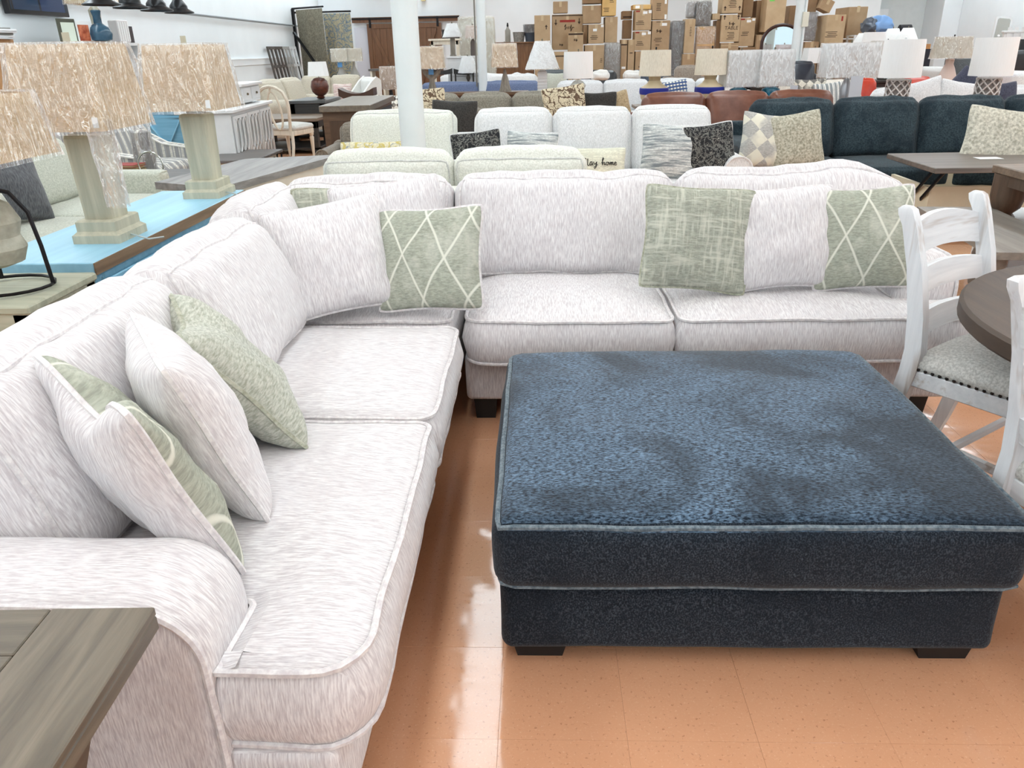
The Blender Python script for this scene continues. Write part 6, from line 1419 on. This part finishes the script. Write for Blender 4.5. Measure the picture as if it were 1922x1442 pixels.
lamp('small white square-shaded lamp right of the far column', p.x, 17.05, .8, [(.08, 0), (.08, .02), (.04, .05), (.03, .28)], (.3, .58, .2, .18), M_bk, M_white_sh, sq=(1, 1, .1))
# arched mirror
p = D(1463, 110, 17.5); zb = .85; zt = D(1463, 47, 17.5).z; w_ = (D(1500, 90, 17.5).x-D(1428, 90, 17.5).x)/2
t = thing('arched_mirror', 'arched mirror with a dark wooden frame in front of the cartons', 'mirror', (p.x, 17.5, 0), -6)
arc = [(-w_, zb)]+[(w_*math.cos(a)*-1, zt-.42+.42*math.sin(a)**.8) for a in [PI*i/16 for i in range(1, 16)]]+[(w_, zb)]
MB().prism([(u*.97, zb+(v-zb)*.98) for u, v in arc], -.01, .01, 'y').build('glass', plain('mirror_silver', (216, 222, 218), .03, 1), t, smooth=0)
MB().tube([(u, 0, v) for u, v in [(-w_, zb-.02)]+arc[1:-1]+[(w_, zb-.02)]], .035, 8).build('frame', plain('mahogany', (58, 30, 22), .4), t)
table('dark dresser carrying the arched mirror', p.x-.7, p.x+.7, 17.3, 17.75, .85, .05, M_bk, M_bk, 'square', .08, name='dresser', apron=.5, cat='dresser')
# empire shades cluster
zr = 0
for k, (px, py, Y, rb, rt, h, lb) in enumerate(((1622, 75, 18.3, .26, .12, .27, 'flared white lamp shade, leftmost of the cluster under the blue bag'), (1640, 78, 17.9, .24, .22, .36, 'straight white lamp shade in the middle of the cluster'), (1675, 66, 18.4, .22, .11, .26, 'flared white lamp shade behind the middle of the cluster'), (1703, 66, 18.1, .24, .1, .28, 'tilted flared white lamp shade at the right of the cluster'))):
    p = D(px, py, Y); z0 = 1.0
    lamp(lb, p.x, Y, z0, [(.08, 0), (.09, .02), (.05, .08), (.06, p.z-z0-h*.5-.05), (.03, p.z-z0-h*.5)], (p.z-z0-h*.5, p.z-z0+h*.5, rb, rt), M_drift, M_white_sh, pleat=24 if rt < .2 else 0, group='white lamp shades clustered on the far right', n=14)
xa, xb = D(1604, 80, 18.1).x, D(1724, 80, 18.1).x
table('long sideboard table under the cluster of white lamps', xa, xb, 17.7, 18.7, 1.0, .04, M_umb, M_umb, 'square', .08, name='sideboard_table')
p = D(1668, 95, 15.9)
table('dark end table under the speckled film-wrapped shade', p.x-.3, p.x+.3, 15.7, 16.3, .8, .04, M_bk, M_bk, 'square', .05, name='end_table')
lamp('speckled beige lamp in film behind the left lattice lamp', p.x, 16.0, .8, [(.08, 0), (.1, .03), (.06, .1), (.1, .2), (.04, .3)], (.34, .68, .30, .28), plain('mercury_glass', (170, 172, 170), .15, .8), plain('speckled_shade', (206, 200, 188), .8, var=14, scale=50), wrap=M_film, finial=M_black)
# beds, chests, screens at the far right
p = D(1718, 100, 19.5); zt = D(1718, 83, 19.5).z
t = thing('wood_chest', 'honey wooden chest behind the pear lamp', 'chest', (p.x, 19.6, 0)); MB().box(-.24, .24, -.2, .2, 0, zt-.12, .004).build('body', M_arm, t, smooth=0); MB().box(-.26, .26, -.23, .22, zt-.12, zt, .004).build('top_drawer', wood('honey_chest', (168, 116, 64), (196, 144, 90), 'x', .4), t, smooth=0)
p = D(1742, 105, 19.0); t = thing('standing_screen', 'black standing screen panel behind the pear lamp', 'panel', (p.x, 19.1, 0)); MB().box(-.1, .1, -.02, .02, .1, D(1742, 92, 19.0).z).build('panel', plain('panel_black', (24, 26, 40), .3), t, smooth=0); MB().box(-.14, .14, -.15, .15, 0, .1).build('base', M_black, t, smooth=0)
def bed(label, l, r, py, Y, mat, hb=None):
    a, b_ = D(l, py, Y), D(r, py, Y); t = thing('display_bed', label, 'bed', ((a.x+b_.x)/2, Y+.9, 0)); w2 = (b_.x-a.x)/2
    Cush(2*w2, 1.9, a.z-.36, .07, top=.02, front=.01, wr=.006).mesh((8, 8, 4)).build('mattress', mat, t, (0, 0, .36), smooth=70); MB().box(-w2, w2, -.93, .93, .08, .36, .02).build('box_spring', M_oat, t, smooth=0)
    feet(t, [(-w2+.1, -.8), (w2-.1, -.8), (-w2+.1, .8), (w2-.1, .8)], .08, .08)
    return t
bed('white mattress display bed behind the vinyl sofas', 1786, 1828, 130, 16.4, M_whl); bed('grey and cream display bed at the far right edge', 1902, 1975, 138, 14.4, M_pgr)
for px, py, Y, s_, lb in ((1803, 128, 16.4, .5, 'dark grey cube ottoman between the pear lamp and the right drum shade'), (1915, 118, 18.0, .7, 'black wrapped chair at the far right edge')):
    p = D(px, py, Y); c = Cush(s_, .4, .42, .06, top=.03, wr=.01); o = c.mesh((6, 6, 4)).build('cube_ottoman', M_dgr if px < 1850 else M_dlea, None, (p.x, Y, p.z-.2), smooth=70); tag(o, lb, 'ottoman')
    table('low plinth under the %s' % ('dark grey cube ottoman' if px < 1850 else 'black wrapped chair'), p.x-s_/2, p.x+s_/2, Y-.2, Y+.2, p.z-.2, .04, M_bk, M_bk, 'square', .05, name='plinth', apron=.1)
# right wall: leaning mirror and white headboard
p = D(1873, 60, 21.0)
a1, a2, z1_, z2_ = D(1858, 82, 20.8), D(1890, 82, 20.8), D(1860, 82, 20.8).z, D(1872, 30, 20.8).z
t = thing('leaning_mirror', 'white framed rounded mirror leaning at the far right wall', 'mirror', ((a1.x+a2.x)/2, 20.8, z1_), 0)
t.rotation_euler = Euler((math.radians(-8), math.radians(6), 0)); w_ = (a2.x-a1.x)/2; h = z2_-z1_
rr = rounded([(-w_, 0), (w_, 0), (w_, h), (-w_, h)], .07); MB().prism(rr, -.01, .02, 'y').build('frame', M_wcab, t, smooth=0)
rr = rounded([(-w_+.05, .05), (w_-.05, .05), (w_-.05, h-.05), (-w_+.05, h-.05)], .05); MB().prism(rr, -.015, -.01, 'y').build('glass', plain('dull_mirror', (190, 188, 180), .15, .6), t, smooth=0)
xa, xb = D(1845, 84, 20.9).x, D(1900, 84, 20.9).x
table('white shelf carrying the leaning mirror', xa, xb, 20.65, 21.05, z1_, .04, M_wcab, M_wcab, 'square', .05, name='console_table', cat='console', apron=.1)
a1, a2 = D(1888, 62, 20.2), D(1960, 62, 20.2)
t = thing('panel_headboard', 'white panelled headboard at the right picture edge', 'headboard', ((a1.x+min(a2.x, 11.5))/2, 20.3, 0)); w_ = (min(a2.x, 11.5)-a1.x)/2
MB().box(-w_, w_, -.03, .03, 0, a1.z, .004).build('board', M_wcab, t, smooth=0); MB().box(-w_-.03, w_+.03, -.06, .06, a1.z, a1.z+.05, .01).build('cap', M_wcab, t, smooth=0)
for k in range(3):
    for z in (.5, .95, 1.35): MB().box(-w_+.06+k*(2*w_-.06)/3, -w_+k*(2*w_-.06)/3+(2*w_-.06)/3, -.045, -.03, z, z+.36, .004).build('panel', M_wcab, t, smooth=0)
p = D(1917, 92, 19.0); t = thing('dark_monitor', 'dark screen at the right picture edge below the headboard', 'monitor', (p.x+.1, 19.0, 0)); MB().box(-.15, .2, -.03, .03, p.z-.2, p.z+.2).build('screen', plain('screen_dark', (40, 42, 44), .3), t, smooth=0); MB().box(-.02, .06, -.03, .03, 0, p.z-.2).build('stand', M_black, t, smooth=0); MB().box(-.15, .2, -.12, .12, 0, .03).build('foot', M_black, t, smooth=0)
